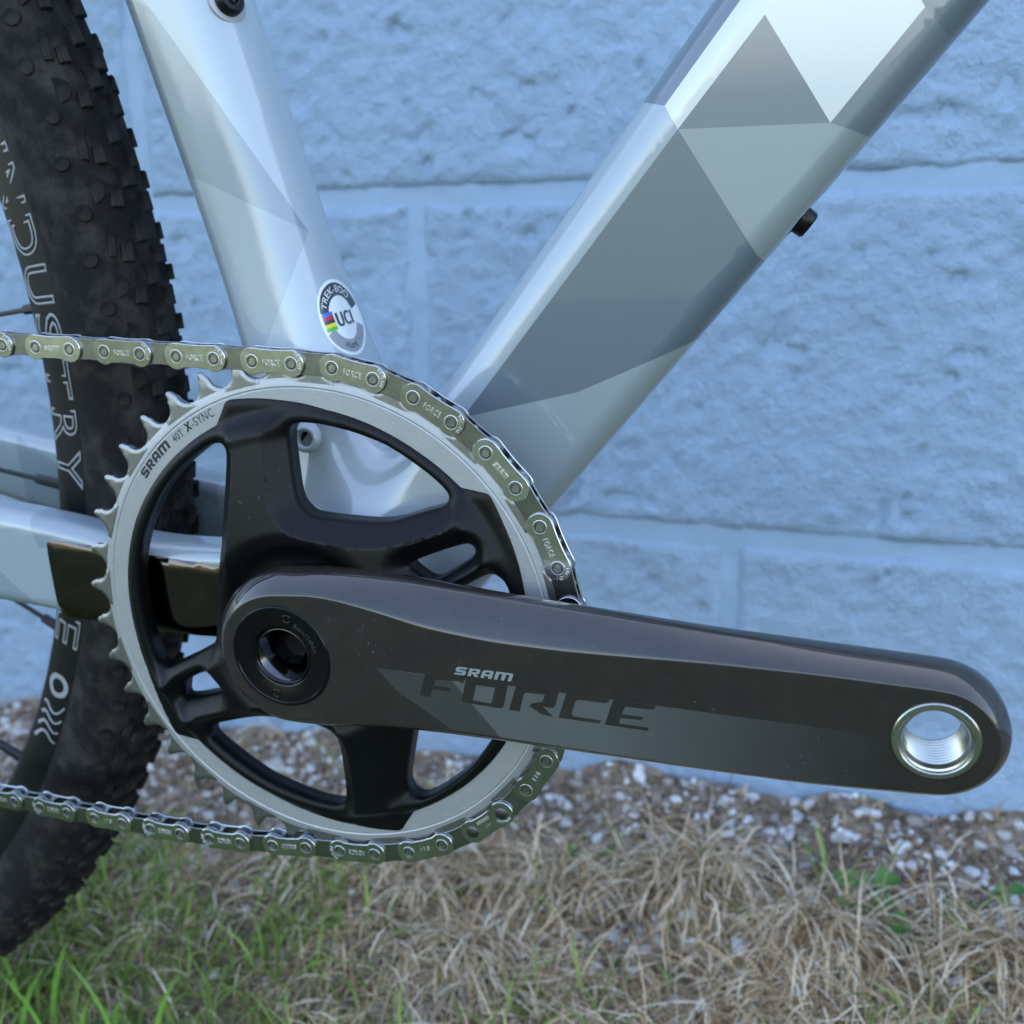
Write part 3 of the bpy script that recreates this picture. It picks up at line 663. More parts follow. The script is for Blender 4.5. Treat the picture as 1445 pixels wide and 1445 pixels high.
# ------------------------------------------------------------------ chainring
RP = 12.7 / 2 / math.sin(math.pi / 40)
V1, F1 = lathe([(66.0, -1.45), (73.6, -1.5), (74.0, -1.25), (74.4, -1.45), (76.6, -1.15), (77.0, -.9), (77.0, .9), (76.0, 1.4), (66.0, 1.4)], 320, closed=True)
RING = part('chainring', V1, F1, M['silver'], None, 'silver forty-tooth chainring with a black spider', sharp=25)
def tooth(th_w, hook):
    right = [(6.35 - 4.4 * math.cos(R_(a)), 80.93 + 3.98 * math.sin(R_(a))) for a in np.linspace(-86, 4, 10)]
    q = [(6.2, 75.6)] + right + [(1.45, 82.0), (1.0 + hook * .6, 83.4), (.5 + hook, 83.95), (-.2 + hook, 84.1), (-.75 + hook, 83.8), (-1.15 + hook * .6, 83.2), (-1.4, 82.0)] + [(-x, r) for x, r in right[::-1]] + [(-6.2, 75.6)]
    q = resample(q, .55); P2, T2 = cdt(q, [], .7); d = dist_poly(P2, [q]); d = np.where(P2[:, 1] < 76.2, 1, d)
    hw = th_w / 2 * (1 - .55 * sstep((P2[:, 1] - 79) / 6.)) - .45 * (1 - np.clip(d / .7, 0, 1)) ** 2
    return mesh('tooth', *solid(P2, T2, -hw, hw), M['tooth'], sharp=40)
TM = [tooth(3.0, -.5), tooth(2.1, -.3)]; PH = 70.2533 + 9
for i in range(40):
    a = PH + 4.5 + 9 * i; o = obj('tooth', TM[i % 2], RING); o.rotation_euler = (0, R_(90 - a), 0)

pol = lambda r, a: (r * math.cos(R_(a)), r * math.sin(R_(a)))
POLR = [(112.3, 67.9), (107.2, 73.1), (105.9, 73.4), (93.8, 70.7), (80.4, 68.4), (65, 67.6), (54.6, 67.4), (41.9, 67.7), (36.8, 72.8), (35.8, 73), (29, 71.5), (20.8, 70.2), (11.6, 68.8), (0, 68), (-15, 67.8), (-30, 67.8), (-45, 67.4), (-56, 67.3), (-67.7, 67.7), (-73.6, 73.2), (-74.8, 73.4), (-86.3, 70.9), (-99.5, 69.1), (-113, 67.8), (-128, 67.6), (-138.4, 68.2), (-143.2, 73.5), (-144.2, 73.8), (-149.8, 72.3), (-157, 70.5), (-163.5, 69.4), (-175, 68.7), (-193.5, 68.6), (-208.6, 68.5), (-220.3, 68), (-234.6, 67.7), (-247.7, 67.9)]
pa = np.array([q[0] for q in POLR]); pr0 = np.array([q[1] for q in POLR]); so_ = []
for i_ in range(len(pa) - 1):
    st2 = abs(pr0[i_ + 1] - pr0[i_]) > 3; m2 = 1 if st2 else max(1, int((pa[i_] - pa[i_ + 1]) / 1.5))
    for k_ in range(m2): t_ = k_ / m2; so_.append(pol(pr0[i_] + (pr0[i_ + 1] - pr0[i_]) * t_, pa[i_] + (pa[i_ + 1] - pa[i_]) * t_))
def round_corner(poly, r=.5):
    q = np.asarray(poly, float); out = []
    for i in range(len(q)):
        a, b_, c = q[i - 1], q[i], q[(i + 1) % len(q)]; u = a - b_; v = c - b_; lu, lv = np.hypot(*u), np.hypot(*v)
        if np.dot(u, v) / (lu * lv) < -.965: out.append(b_); continue
        for t_ in (0, .33, .67, 1): d1 = min(r, lu * .4); d2 = min(r, lv * .4); p1 = b_ + u / lu * d1; p2 = b_ + v / lv * d2; out.append((1 - t_) ** 2 * p1 + 2 * t_ * (1 - t_) * b_ + t_ ** 2 * p2)
    return np.array(out)
so_ = round_corner(so_[::-1], .6)
WIN = [
 [(-1.9,59.5),(-.5,63.2),(3,63.9),(9.2,63.4),(19,61.2),(28.3,57.8),(33.4,54.8),(40.7,49.6),(45.4,45.4),(47.2,42.6),(45.6,39.7),(38.1,37.8),(29.8,35.4),(23,35.3),(10,36.5),(4.4,37.3),(1.2,40.3),(.0,43.3),(-1.2,53.3)],
 [(-23,54.3),(-24,45.2),(-26.7,27),(-27.5,24),(-29.8,12.1),(-32,1),(-33.5,-5),(-37.2,-8),(-46.6,-13.3),(-54.3,-17.2),(-58,-18.9),(-61.2,-18),(-62.3,-14),(-63.6,-5.8),(-63.7,8.1),(-61.9,18.7),(-58.4,27.0),(-55.4,32),(-49,41.6),(-40.8,49.5),(-32.5,55),(-28.4,57.3),(-24,57.6)],
 [(-52.6,-24.4),(-50.7,-22.2),(-41.3,-17.2),(-38.8,-17.4),(-34.7,-22.2),(-35.7,-24.3),(-51.8,-29.8),(-54,-29)],
 [(-44.6,-39),(-40,-36.6),(-22.1,-30.5),(-10,-30),(1,-31.4),(4.4,-34.5),(5.0,-38),(4.5,-44.6),(3.0,-58),(1.6,-62.2),(-2,-63.7),(-10.4,-62.7),(-25.5,-57.8),(-34.2,-52.4),(-42.9,-45.7),(-46,-42.6)],
 [(30.6,-30),(26.5,-44),(24.3,-52),(25.2,-56.4),(29.2,-57.6),(35.4,-53.9),(46.6,-44.6),(55,-32.6),(60.4,-20),(63.4,-8),(64,5),(63.2,13.5),(61.6,17.9),(58.6,20),(55.4,19.1),(49.8,16.2),(38,9),(34,2),(33,-15)],
 [(34.2,22.6),(35.6,24.1),(50.6,29),(53.0,28.3),(53.7,26.4),(52.3,24),(42.6,18.2),(40,17.9)]]
WIN = [resample(chaikin(q, 2, .22), 1.0) for q in WIN]; so2 = resample(so_, 1.0)
HUB = resample(arc(0, 0, 14, 0, 360, 80)[:-1], 1.2)
polys = [so2] + WIN + [HUB]
def inset_pts(q, ds):
    e = np.roll(q, -1, 0) - np.roll(q, 1, 0); e /= np.hypot(*e.T)[:, None] + 1e-9; nn = np.stack([-e[:, 1], e[:, 0]], 1); return [q + nn * d for d in ds]
ex = []; cre = []; CR = 5.6
for i_, q in enumerate(polys):
    ar = np.sum(q[:, 0] * np.roll(q[:, 1], -1) - np.roll(q[:, 0], -1) * q[:, 1]); sgn = 1 if (ar > 0) == (i_ == 0) else -1
    for r in inset_pts(q, [sgn * .25, sgn * .6, sgn * 1.1]): ex.append(r)
    if 0 < i_ < len(polys) - 1: cre.append(inset_pts(q, [sgn * CR])[0])
cre = np.concatenate(cre); cre = cre[np.abs(dist_poly(cre, WIN) - CR) < .04]; ex = np.concatenate([cre] + ex); mk = inpoly(ex, so2)
for q in polys[1:]: mk &= ~inpoly(ex, q)
P2, T2 = cdt(so2, polys[1:], 1.15, ex[mk])
Rr = np.hypot(*P2.T); dw = dist_poly(P2, WIN); do = dist_poly(P2, [so2])
edge = 2.3 + np.interp(Rr, [29, 60], [6.2, 0]); blend = sstep((67.5 - Rr) / 6)
lin = np.clip(dw / CR, 0, 1); ridge = 5.8 * lin * sstep((68.3 - Rr) / 6.5) * sstep((Rr - 24) / 10)
# arms stand proud with a ridge line; the flat ring only has softened edges
e1 = np.minimum(dw, do); rr = .5; soft = np.where(e1 < rr, rr - np.sqrt(np.maximum(0, rr * rr - (rr - e1) ** 2)), 0)
lip = .25 * sstep((do - 1.3) / .5) - .25
yf = -(edge + ridge - soft + lip * 0) ; yf = yf + .4 * sstep((1.9 - do) / 1.5)
yb = np.maximum(-edge + 5.6, -6) + 0 * Rr; yb = np.minimum(yb, 3.2)
V1, F1 = solid(P2, T2, yf, yb)
SPI = part('spider', V1, F1, M['spider'], RING, 'black four-armed spider of the chainring')
isc = np.concatenate([np.abs(dw - CR) < .03, np.zeros(len(dw), bool)]) ; isc[:len(dw)] &= (Rr < 66) & (Rr > 29)
ev = np.zeros(len(SPI.data.edges) * 2, np.int32); SPI.data.edges.foreach_get('vertices', ev); ev = ev.reshape(-1, 2)
at_ = SPI.data.attributes.new('sharp_edge', 'BOOLEAN', 'EDGE'); at_.data.foreach_set('value', isc[ev].all(1))
def ring_text(V2, F, r0, a_start):
    a = R_(a_start) - V2[:, 0] / r0; r = r0 + V2[:, 1]; return sheet(np.c_[r * np.cos(a), r * np.sin(a)], F, -1.56)
v, F = sram2d(2.75, 1.0, .1, .18); s_w = v[:, 0].max(); v[:, 0] *= 15.2 / s_w; L1 = [ring_text(v, F, 70.6, 139.6)]
v, F = text2d('40T', 3.3, 1.1); v[:, 0] *= .82; L1.append(ring_text(v, F, 70.5, 125.6))
v, F = text2d('X', 3.8); v[:, 0] *= .85; v[:, 0] += v[:, 1] * .1; w_ = v.copy(); w_[:, 0] += .28; L1 += [ring_text(v, F, 70.6, 120.9)]; a_, f_ = ring_text(w_, F, 70.6, 120.9); a_[:, 1] -= .03; L1.append((a_, f_))
v, F = text2d('-SYNC', 3.7, 1.12); v[:, 0] *= .78; L1.append(ring_text(v, F, 70.6, 118.6))
V1, F1 = join(L1); part('chainring_print', V1, F1, M['print'], RING, 'black print on the silver ring')

# ------------------------------------------------------------------ chain
pins = {}
for k in range(-1, 20): a = R_(PH - 9 * k); pins[k] = (RP * math.cos(a), 0., RP * math.sin(a))
d_ = Vector((-1, .012, .0725)).normalized() * 12.7
for k in range(-2, -26, -1): p_ = pins[k + 1]; pins[k] = (p_[0] + d_.x, p_[1] + d_.y, p_[2] + d_.z)
for k in range(20, 44):
    sl_ = (-.05, -.075, -.075, -.045, -.03, -.01, .0, .0, .01, .02)[min(9, k - 20)]; yd = 0 if k < 23 else .055
    d2 = Vector((-1, yd, sl_)).normalized() * 12.7; p_ = pins[k - 1]; pins[k] = (p_[0] + d2.x, p_[1] + d2.y, p_[2] + d2.z)
def plate_outline(r, waist):
    q = []
    for a in np.linspace(-125, 98, 19): q.append((6.35 + r * math.cos(R_(a)), r * math.sin(R_(a))))
    wt_ = waist + .65; q += [(2.4, wt_ + .05), (0, wt_), (-2.4, wt_ + .05)]
    for a in np.linspace(82, 305, 19): q.append((-6.35 + r * math.cos(R_(a)), r * math.sin(R_(a))))
    q += [(-2.2, -waist - .12), (0, -waist), (2.2, -waist - .12)]
    return q
def mark(kind):
    L_ = []
    if kind == 'FORCE':
        v, F = text2d('FORCE', 2.35, 1.2); v[:, 0] *= 5.6 / v[:, 0].max(); v[:, 0] -= v[:, 0].max() / 2; v[:, 1] -= .8; L_.append(raised(v, F, -2.72, -2.5))
        v, F = text2d('FRC-D1', 1.45, 1.1); a = R_(72) - v[:, 0] / 2.9; r = 2.5 + v[:, 1]; L_.append(raised(np.c_[6.35 + r * np.cos(a), r * np.sin(a)], F, -2.71, -2.5))
    elif kind == 'SRAM':
        v, F = sram2d(1.5, 1.0, .1, .3); v[:, 0] *= 5.4 / v[:, 0].max(); v[:, 0] -= v[:, 0].max() / 2; v[:, 1] -= .7; L_.append(raised(v, F, -2.72, -2.5))
    elif kind == '011':
        v, F = text2d('011', 2.0, 1.3); v[:, 0] -= v[:, 0].max() / 2; v[:, 1] -= .55; L_.append(raised(v, F, -2.72, -2.5))
    elif kind == 'LINK':
        v, F = sram2d(1.05, .9, .1, .2); v[:, 0] -= v[:, 0].max() / 2 - .6; v[:, 1] += -1.9; L_.append(raised(v, F, -2.72, -2.5))
        v, F = text2d('PWRLOCK', 1.05, 1.1); a = R_(100) - v[:, 0] / 3.0; r = 2.5 + v[:, 1]; L_.append(raised(np.c_[-6.35 - r * np.sin(a - 1.2), r * np.cos(a - 1.2)], F, -2.71, -2.5))
        ar = [(-1.6, .4), (0, .9), (-.3, .4), (1.4, .9), (1.4, 1.3), (-.5, .95), (-.1, 1.5)]; P3, T3 = cdt(ar); L_.append(raised(np.c_[P3, 0 * P3[:, 0]], T3.tolist(), -2.72, -2.5))
    return L_
def outer_mesh(kind):
    V, F = prism(plate_outline(3.95, 3.0), -2.55, -1.78, .16); L_ = mark(kind); nf = len(F); V, F = join([(V, F)] + L_)
    return mesh('outer_plate', V, F, [M['plate'], M['emboss']], midx=[0] * nf + [1] * (len(F) - nf), sharp=28)
OM = {k_: outer_mesh(k_) for k_ in ('FORCE', 'SRAM', '011', 'LINK', 'plain')}
V1, F1 = prism(plate_outline(3.95, 3.0), 1.78, 2.55, .16); OB = mesh('outer_plate', V1, F1, M['plate'], sharp=28)
V1, F1 = prism(plate_outline(3.75, 2.85), -1.74, -1.12, .14); IM = mesh('inner_plate', V1, F1, M['iplate'], sharp=28)
V1, F1 = prism(plate_outline(3.75, 2.85), 1.12, 1.74, .14); IB = mesh('inner_plate', V1, F1, M['iplate'], sharp=28)
PM = mesh('pin', *lathe([(.01, -2.2), (.95, -2.2), (1.05, -2.62), (1.22, -2.74), (1.55, -2.70), (1.68, -2.56), (1.70, -2.4), (1.70, 2.5), (1.4, 2.8), (.01, 2.8)], 24), M['pin'], sharp=40)
EY = mesh('pin_eye', *lathe([(1.80, -2.48), (1.86, -2.66), (1.96, -2.69), (2.06, -2.64), (2.12, -2.5)], 28), M['emboss'], sharp=50)
PS = mesh('pin', *lathe([(.01, -2.82), (1.75, -2.8), (2.0, -2.6), (2.0, 2.4), (.01, 2.7)], 28), M['pin'], sharp=40)
RM = mesh('roller', *lathe([(2.0, -1.1), (3.7, -1.1), (3.86, -.95), (3.86, .95), (3.7, 1.1), (2.0, 1.1)], 24), M['iplate'], sharp=40)
kinds = {0: 'FORCE', 1: 'FORCE', 2: 'SRAM', 3: 'FORCE', 4: '011', 5: 'FORCE', 6: '011', 7: 'LINK', 8: '011', 9: 'FORCE', 10: 'SRAM', 11: 'FORCE', 12: 'FORCE', 13: '011', 14: 'FORCE', 15: 'FORCE'}
CHAIN = None
ks = sorted(pins)
for k in ks[:-1]:
    a, b_ = pins[k], pins[k + 1]; mid = Vector(((a[0] + b_[0]) / 2, (a[1] + b_[1]) / 2, (a[2] + b_[2]) / 2)) * .001; al = math.atan2(b_[2] - a[2], b_[0] - a[0]); outer = k % 2 == 0
    yaw = math.atan2(b_[1] - a[1], math.hypot(b_[2] - a[2], b_[0] - a[0]))
    if CHAIN is None:
        CHAIN = obj('chain', PM, BIKE); CHAIN['label'] = 'bright nickel roller chain wrapped round the chainring'; c_loc = Vector(a) * .001; CHAIN.location = BOFF + c_loc
    km = kinds.get(k // 2, 'FORCE' if (k // 2) % 4 else 'SRAM')
    for nm, me in ((('outer_plate', OM[km]), ('outer_plate', OB)) if outer else (('inner_plate', IM), ('inner_plate', IB))):
        o = obj(nm, me, CHAIN, mid - c_loc); o.rotation_euler = (Matrix.Rotation(-al, 3, 'Y') @ Matrix.Rotation(yaw, 3, 'Z')).to_euler()
    solidpin = k in (14, 15)
    if k != ks[0]:
        o = obj('pin', PS if solidpin else PM, CHAIN, Vector(a) * .001 - c_loc)
    if not solidpin: obj('pin_eye', EY, CHAIN, Vector(a) * .001 - c_loc)
    obj('roller', RM, CHAIN, Vector(a) * .001 - c_loc)

# ------------------------------------------------------------------ crank arm
TH = -0.0375; ct, st_ = math.cos(TH), math.sin(TH)
def cr(u, v, y): return np.stack([u * ct - v * st_, y + 0 * u, u * st_ + v * ct], 1)
face_y = lambda u: -24.4 - 3.86 * np.asarray(u) / 175
back_y = lambda u: np.interp(u, [-30, 20, 70, 120, 200], [-9, -9, -11, -13.2, -15.2])
ctl = [(0,23.6),(15,24.6),(35,24),(62,22),(92,20.3),(122,18.8),(147,17.9),(168,17.2)] + arc(175, 0, 16.9, 88, -88, 14) + [(168,-17.4),(147,-18.7),(122,-19.1),(92,-19.2),(62,-19.4),(40,-20),(22,-21.4),(9,-23)] + arc(0, 0, 23.6, 262, 98, 16)
ctl = np.array(ctl, float)
def catmull(q, m=8):
    out = []
    for i in range(len(q)):
        p0, p1, p2, p3 = q[i - 1], q[i], q[(i + 1) % len(q)], q[(i + 2) % len(q)]
        for t_ in np.arange(m) / m: out.append(.5 * (2 * p1 + (p2 - p0) * t_ + (2 * p0 - 5 * p1 + 4 * p2 - p3) * t_ ** 2 + (3 * p1 - p0 - 3 * p2 + p3) * t_ ** 3))
    return np.array(out)
ol = resample(catmull(ctl, 4), 1.1)
for _ in range(6): ol = .5 * ol + .25 * (np.roll(ol, 1, 0) + np.roll(ol, -1, 0))
e = np.roll(ol, -2, 0) - np.roll(ol, 2, 0); e /= np.hypot(*e.T)[:, None]; nin = np.stack([e[:, 1], -e[:, 0]], 1)   # inward (outline runs clockwise)
cu_, cv_ = ol.T; topw = sstep((nin[:, 1] * -1 + .15) / .8)
wt = np.interp(cu_, [-25, -8, 5, 14, 30, 46, 66, 86, 122, 147, 176, 192], [4.5, 5, 4.6, 4.6, 6.8, 9.2, 9.6, 8.6, 5.4, 4.2, 3.8, 3.6]); et = np.interp(cu_, [-25, 0, 14, 40, 66, 90, 122, 150, 190], [6, 6, 6, 8, 8, 7.5, 7, 6.5, 6])
wbt = np.interp(cu_, [-25, 0, 20, 180], [4.2, 3.6, 3.2, 3.0]); ebt = 4.0
wI = wt * topw + wbt * (1 - topw); eI = et * topw + ebt * (1 - topw)
def circ_smooth(a, n=10):
    for _ in range(n): a = .5 * a + .25 * (np.roll(a, 1) + np.roll(a, -1))
    return a
wI = circ_smooth(wI, 30); eI = circ_smooth(eI, 30)
rings = []
nA = 10
for j in range(nA + 1):
    a = math.pi / 2 * j / nA; li = j / nA
    ins = wI * (.24 * (1 - math.cos(a)) + .76 * li); dep = eI * (.24 * (1 - math.sin(a)) + .76 * (1 - li)); q = ol + nin * ins[:, None]
    rings.append((q, face_y(q[:, 0]) + dep))
for x_ in (.35, .9, 1.5):
    q = ol + nin * (wI + x_)[:, None]; rings.append((q, face_y(q[:, 0])))
bI = 4.0; back = []
for j in range(6):
    a = math.pi / 2 * j / 5; q = ol + nin * (bI * (1 - math.sin(a))); back.append((q, back_y(q[:, 0]) - bI * (1 - math.cos(a))))
allr = back + rings; n = len(ol); V = np.concatenate([cr(q[:, 0], q[:, 1], y) for q, y in allr]); F = []
for j in range(len(allr) - 1):
    for i in range(n): i2 = (i + 1) % n; F.append([j * n + i, j * n + i2, (j + 1) * n + i2, (j + 1) * n + i])
ped = resample(arc(175, 0, 9.9, 0, 360, 60)[:-1], 1.2); bos = resample(arc(0, 0, 15.7, 0, 360, 80)[:-1], 1.2)
fo = rings[-1][0]; P2, T2 = cdt(fo[::-1], [ped, bos], 3.0); fr_ = (cr(P2[:, 0], P2[:, 1], face_y(P2[:, 0])), T2.tolist())
bo = back[0][0]; P2, T2 = cdt(bo[::-1], [ped], 4.0); bk_ = (cr(P2[:, 0], P2[:, 1], back_y(P2[:, 0])), T2[:, ::-1].tolist())
V, F = join([(V, F), fr_, bk_])
bm = bmesh.new(); bvs = [bm.verts.new(p_) for p_ in V.tolist()]
for q in F:
    try: bm.faces.new([bvs[int(i)] for i in q])
    except ValueError: pass
bmesh.ops.remove_doubles(bm, verts=bm.verts[:], dist=.02); bmesh.ops.recalc_face_normals(bm, faces=bm.faces[:])
bm.verts.index_update(); V = np.array([v.co[:] for v in bm.verts]); F = [[v.index for v in fc.verts] for fc in bm.faces]; bm.free()
CRANK = part('crank_arm', V, F, M['crank'], None, 'glossy dark grey crank arm with FORCE lettering', sharp=50)
def face_sheet(poly, off, m_, name, holes=(), spacing=None, label=None):
    P2, T2 = cdt(poly, holes, spacing); V = cr(P2[:, 0], P2[:, 1], face_y(P2[:, 0]) - off); return V, T2.tolist()
band = [(28.8,.3),(168,-.45),(166,-15.4),(122,-16.1),(92,-16),(66.2,-15.9),(52.3,-.2)]
V1, F1 = face_sheet(band, .05, None, '');
mbn = M['band']; t = mbn.node_tree; b = t.nodes['Principled BSDF']          # the printed band fades out towards the pedal end
tc = t.nodes.new('ShaderNodeTexCoord'); sx_ = t.nodes.new('ShaderNodeSeparateXYZ'); mr = t.nodes.new('ShaderNodeMapRange'); mr.inputs[1].default_value = .165; mr.inputs[2].default_value = .095
t.links.new(tc.outputs['Object'], sx_.inputs[0]); t.links.new(sx_.outputs[0], mr.inputs[0]); t.links.new(mr.outputs[0], b.inputs['Alpha'])
part('grey_band', V1, F1, M['band'], CRANK, 'lighter grey band fading along the lower crank face')
V1, F1 = face_sheet([(30,.2),(52.3,-.2),(66.2,-15.9),(52,-15.8),(36,-6)], .05, None, ''); part('grey_band', V1, F1, M['band2'], CRANK, 'dimmer facet at the start of the grey band')
LET = [([(45.05,.62),(56.73,.5),(56.47,-.34),(55.81,-1.02),(54.7,-.5),(51.65,-.75),(47.93,-.96),(47.37,-2.76),(52.51,-2.89),(51.93,-4.1),(46.89,-3.96),(45.99,-6.55),(42.94,-6.31),(44.57,-.63)], []),
 ([(56.84,.41),(68.83,.27),(67.45,-6.36),(66.59,-7.07),(55.26,-6.68)], [[(59.78,-1.0),(65.23,-1.0),(64.12,-5.54),(63.6,-5.97),(58.62,-5.72)]]),
 ([(71.14,.2),(82.97,.1),(81.95,-3.98),(81.23,-4.78),(78.52,-4.82),(81.35,-7.38),(78.31,-7.19),(74.74,-5.13),(75.53,-4.2),(78.44,-3.38),(79.13,-1.2),(74.07,-1.27),(73.29,-1.84),(71.93,-7.18),(68.94,-7.09)], []),
 ([(85,.05),(96.68,-.1),(96.37,-.83),(95.33,-1.32),(88.23,-1.36),(87.43,-2.05),(86.32,-5.83),(86.85,-6.45),(94.54,-6.52),(93.75,-7.5),(82.81,-7.4)], []),
 ([(97.56,-.1),(108.75,-.2),(108.26,-1.15),(107.66,-1.47),(100.76,-1.56),(99.8,-3.86),(105.55,-3.91),(104.9,-4.86),(99.49,-5.04),(99.13,-6.64),(107.06,-6.8),(106.51,-7.68),(95.32,-7.61)], [])]
for q, hs in LET:
    V1, F1 = face_sheet(q, .10, None, '', hs); part('letter', V1, F1, M['crank'], CRANK)
v, F = sram2d(2.42, 1.0, .28, .2); v[:, 0] *= 17.0 / v[:, 0].max(); V1 = cr(v[:, 0] + 53.5, v[:, 1] + 1.42, face_y(v[:, 0] + 53.5) - .07)
part('maker_mark', V1, sheet(v, F, 0)[1], M['logo'], CRANK, 'silver maker lettering above the big letters')
# spindle cap in the boss, with a hex socket and two pin holes
hx_ = [(8.1 / math.cos(R_(30)) * .5 * 1.0 * 2 * .5, 0)]
V1, F1 = lathe([(15.62, 6), (15.62, -.2), (15.3, -.55), (14.7, -.6), (14.5, -.25), (14.2, -.15), (9.6, -.15), (9.2, .1), (8.9, .9), (8.7, 1.1), (8.4, 1.2), (8.4, 3)], 96, (0, -24.4, 0))
CAP = part('spindle_cap', V1, F1, M['cap'], CRANK, 'glossy black spindle cap in the crank boss', sharp=35)
V1, F1 = lathe([(8.38, .9), (8.0, .8), (7.7, 1.2), (4.9, 6.0), (4.7, 7.5)], 72, (0, -24.4, 0)); part('bolt_bore', V1, F1, M['bore'], CRANK, 'polished dark cone inside the spindle cap', sharp=35)
V1, F1 = lathe([(5.3, 5.2), (4.5, 9.5), (.01, 9.7)], 6, (0, -24.4, 0)); part('hex_socket', V1, F1, M['black'], CRANK, smooth=False)
for u, v in ((2.9, 12.0), (-2.9, -12.0)):
    V1, F1 = lathe([(1.35, -.2), (1.15, -.32), (.95, -.2), (.9, .0), (.01, .05)], 20, tuple(cr(np.array([u]), np.array([v]), -24.42)[0])); part('pin_hole', V1, F1, M['cap'], CRANK, sharp=40)
v, F = text2d('8mm/54Nm', 2.1, 1.1); a = R_(62) - v[:, 0] / 12.; r = 10.7 + v[:, 1]; V1, F1 = sheet(np.c_[r * np.cos(a), r * np.sin(a)], F, -24.58); part('cap_marking', V1, F1, M['capprint'], CRANK)
# threaded steel pedal insert, open right through
yF = float(face_y(175.)); yB = float(back_y(175.)); prof = [(9.95, .8), (9.95, -.25), (9.7, -.5), (8.6, -.5), (8.35, -.3), (8.2, .3), (7.75, .5), (7.3, 1.5)]
d = 1.9
while d < yB - yF - .6: prof += [(7.22, d), (6.8, d + .32), (6.8, d + .45), (7.22, d + .8)]; d += 1.27
prof += [(7.3, yB - yF + .1), (9.9, yB - yF + .1), (9.9, yB - yF - 1)]
pc = cr(np.array([175.]), np.array([0.]), 0)[0]; V1, F1 = lathe(prof, 96, (pc[0], yF, pc[2])); part('pedal_insert', V1, F1, M['steel'], CRANK, 'bright threaded steel insert at the pedal end', sharp=25)
# spindle into the bottom bracket and its bearing cup
V1, F1 = lathe([(.01, -10), (14.4, -10), (14.4, 92), (.01, 92)], 48); part('spindle', V1, F1, M['black'], None, sharp=40)
V1, F1 = lathe([(14.6, 1.5), (21.5, 1.5), (22.5, 2.5), (22.5, 7), (14.6, 7)], 64, closed=True); part('bearing_cup', V1, F1, M['black'], None, sharp=40)

# ------------------------------------------------------------------ ground cover
def blades(n, xr, yr, dens, length, width, lean, droop, name, m_, label, cat):
    """flat tapering blades of grass rooted on the ground"""
    X = rng.uniform(*xr, n * 3); Y = rng.uniform(*yr, n * 3); k = rng.uniform(0, 1, n * 3) < dens(X, Y); X, Y = X[k][:n], Y[k][:n]; n = len(X)
    Z = zg(X, Y) - .003; L_ = rng.uniform(*length, n) * rng.uniform(.7, 1.15, n); Wd = rng.uniform(*width, n); az = rng.uniform(0, 2 * np.pi, n); ln = rng.uniform(*lean, n); dr = rng.uniform(*droop, n)
    S = 5; P = np.zeros((n, S + 1, 3)); P[:, 0] = np.c_[X, Y, Z]; an = ln.copy(); az2 = az.copy(); tw = rng.normal(0, .25, n)
    for s in range(S):
        d = np.c_[np.sin(an) * np.cos(az2), np.sin(an) * np.sin(az2), np.cos(an)]; P[:, s + 1] = P[:, s] + d * (L_ / S)[:, None]; an = an + dr / S * (1 + s * .3); az2 = az2 + tw * .5
    P[:, 1:, 2] = np.maximum(P[:, 1:, 2], zg(P[:, 1:, 0], P[:, 1:, 1]) + .0015); P[:, :, 1] = np.minimum(P[:, :, 1], WY - .004)
    fa = rng.uniform(0, np.pi, n); side = np.c_[np.cos(fa), np.sin(fa), .2 * np.sin(3 * fa)]
    wd = np.array([.8, 1, .95, .8, .5, .05]); A = P + side[:, None] * (Wd[:, None] * wd)[:, :, None] / 2; B = P - side[:, None] * (Wd[:, None] * wd)[:, :, None] / 2
    V = np.stack([A, B], 2).reshape(-1, 3); base = (np.arange(n) * 2 * (S + 1))[:, None]; F = np.concatenate([base + np.array([2 * s, 2 * s + 1, 2 * s + 3, 2 * s + 2]) for s in range(S)], 0)
    me = bpy.data.meshes.new(name); me.vertices.add(len(V)); me.vertices.foreach_set('co', V.ravel()); me.loops.add(F.size); me.loops.foreach_set('vertex_index', F.ravel().astype(np.int32))
    me.polygons.add(len(F)); me.polygons.foreach_set('loop_start', np.arange(len(F), dtype=np.int32) * 4); me.materials.append(m_); me.update(calc_edges=True)
    o = obj(name, me); tag(o, label, cat, kind='stuff'); return o
M['grass'] = mat('green_grass', (.08, .14, .02), .6, col2=(.30, .40, .09), vscale=25, island=.8, trans=.2)
M['straw'] = mat('dry_straw', (.22, .125, .055), .75, mid=(.56, .395, .22), col2=(.86, .75, .60), vscale=25, island=.85)
M['gravel'] = mat('gravel', (.10, .075, .055), .85, mid=(.27, .22, .18), col2=(.70, .71, .73), vscale=60, island=.9, bump=.4, bscale=400)
M['moss'] = mat('leaf_litter', (.09, .06, .035), .9, col2=(.42, .29, .17), vscale=30, island=.9)
fe = lambda a, b_, t_: sstep((t_ - a) / (b_ - a))
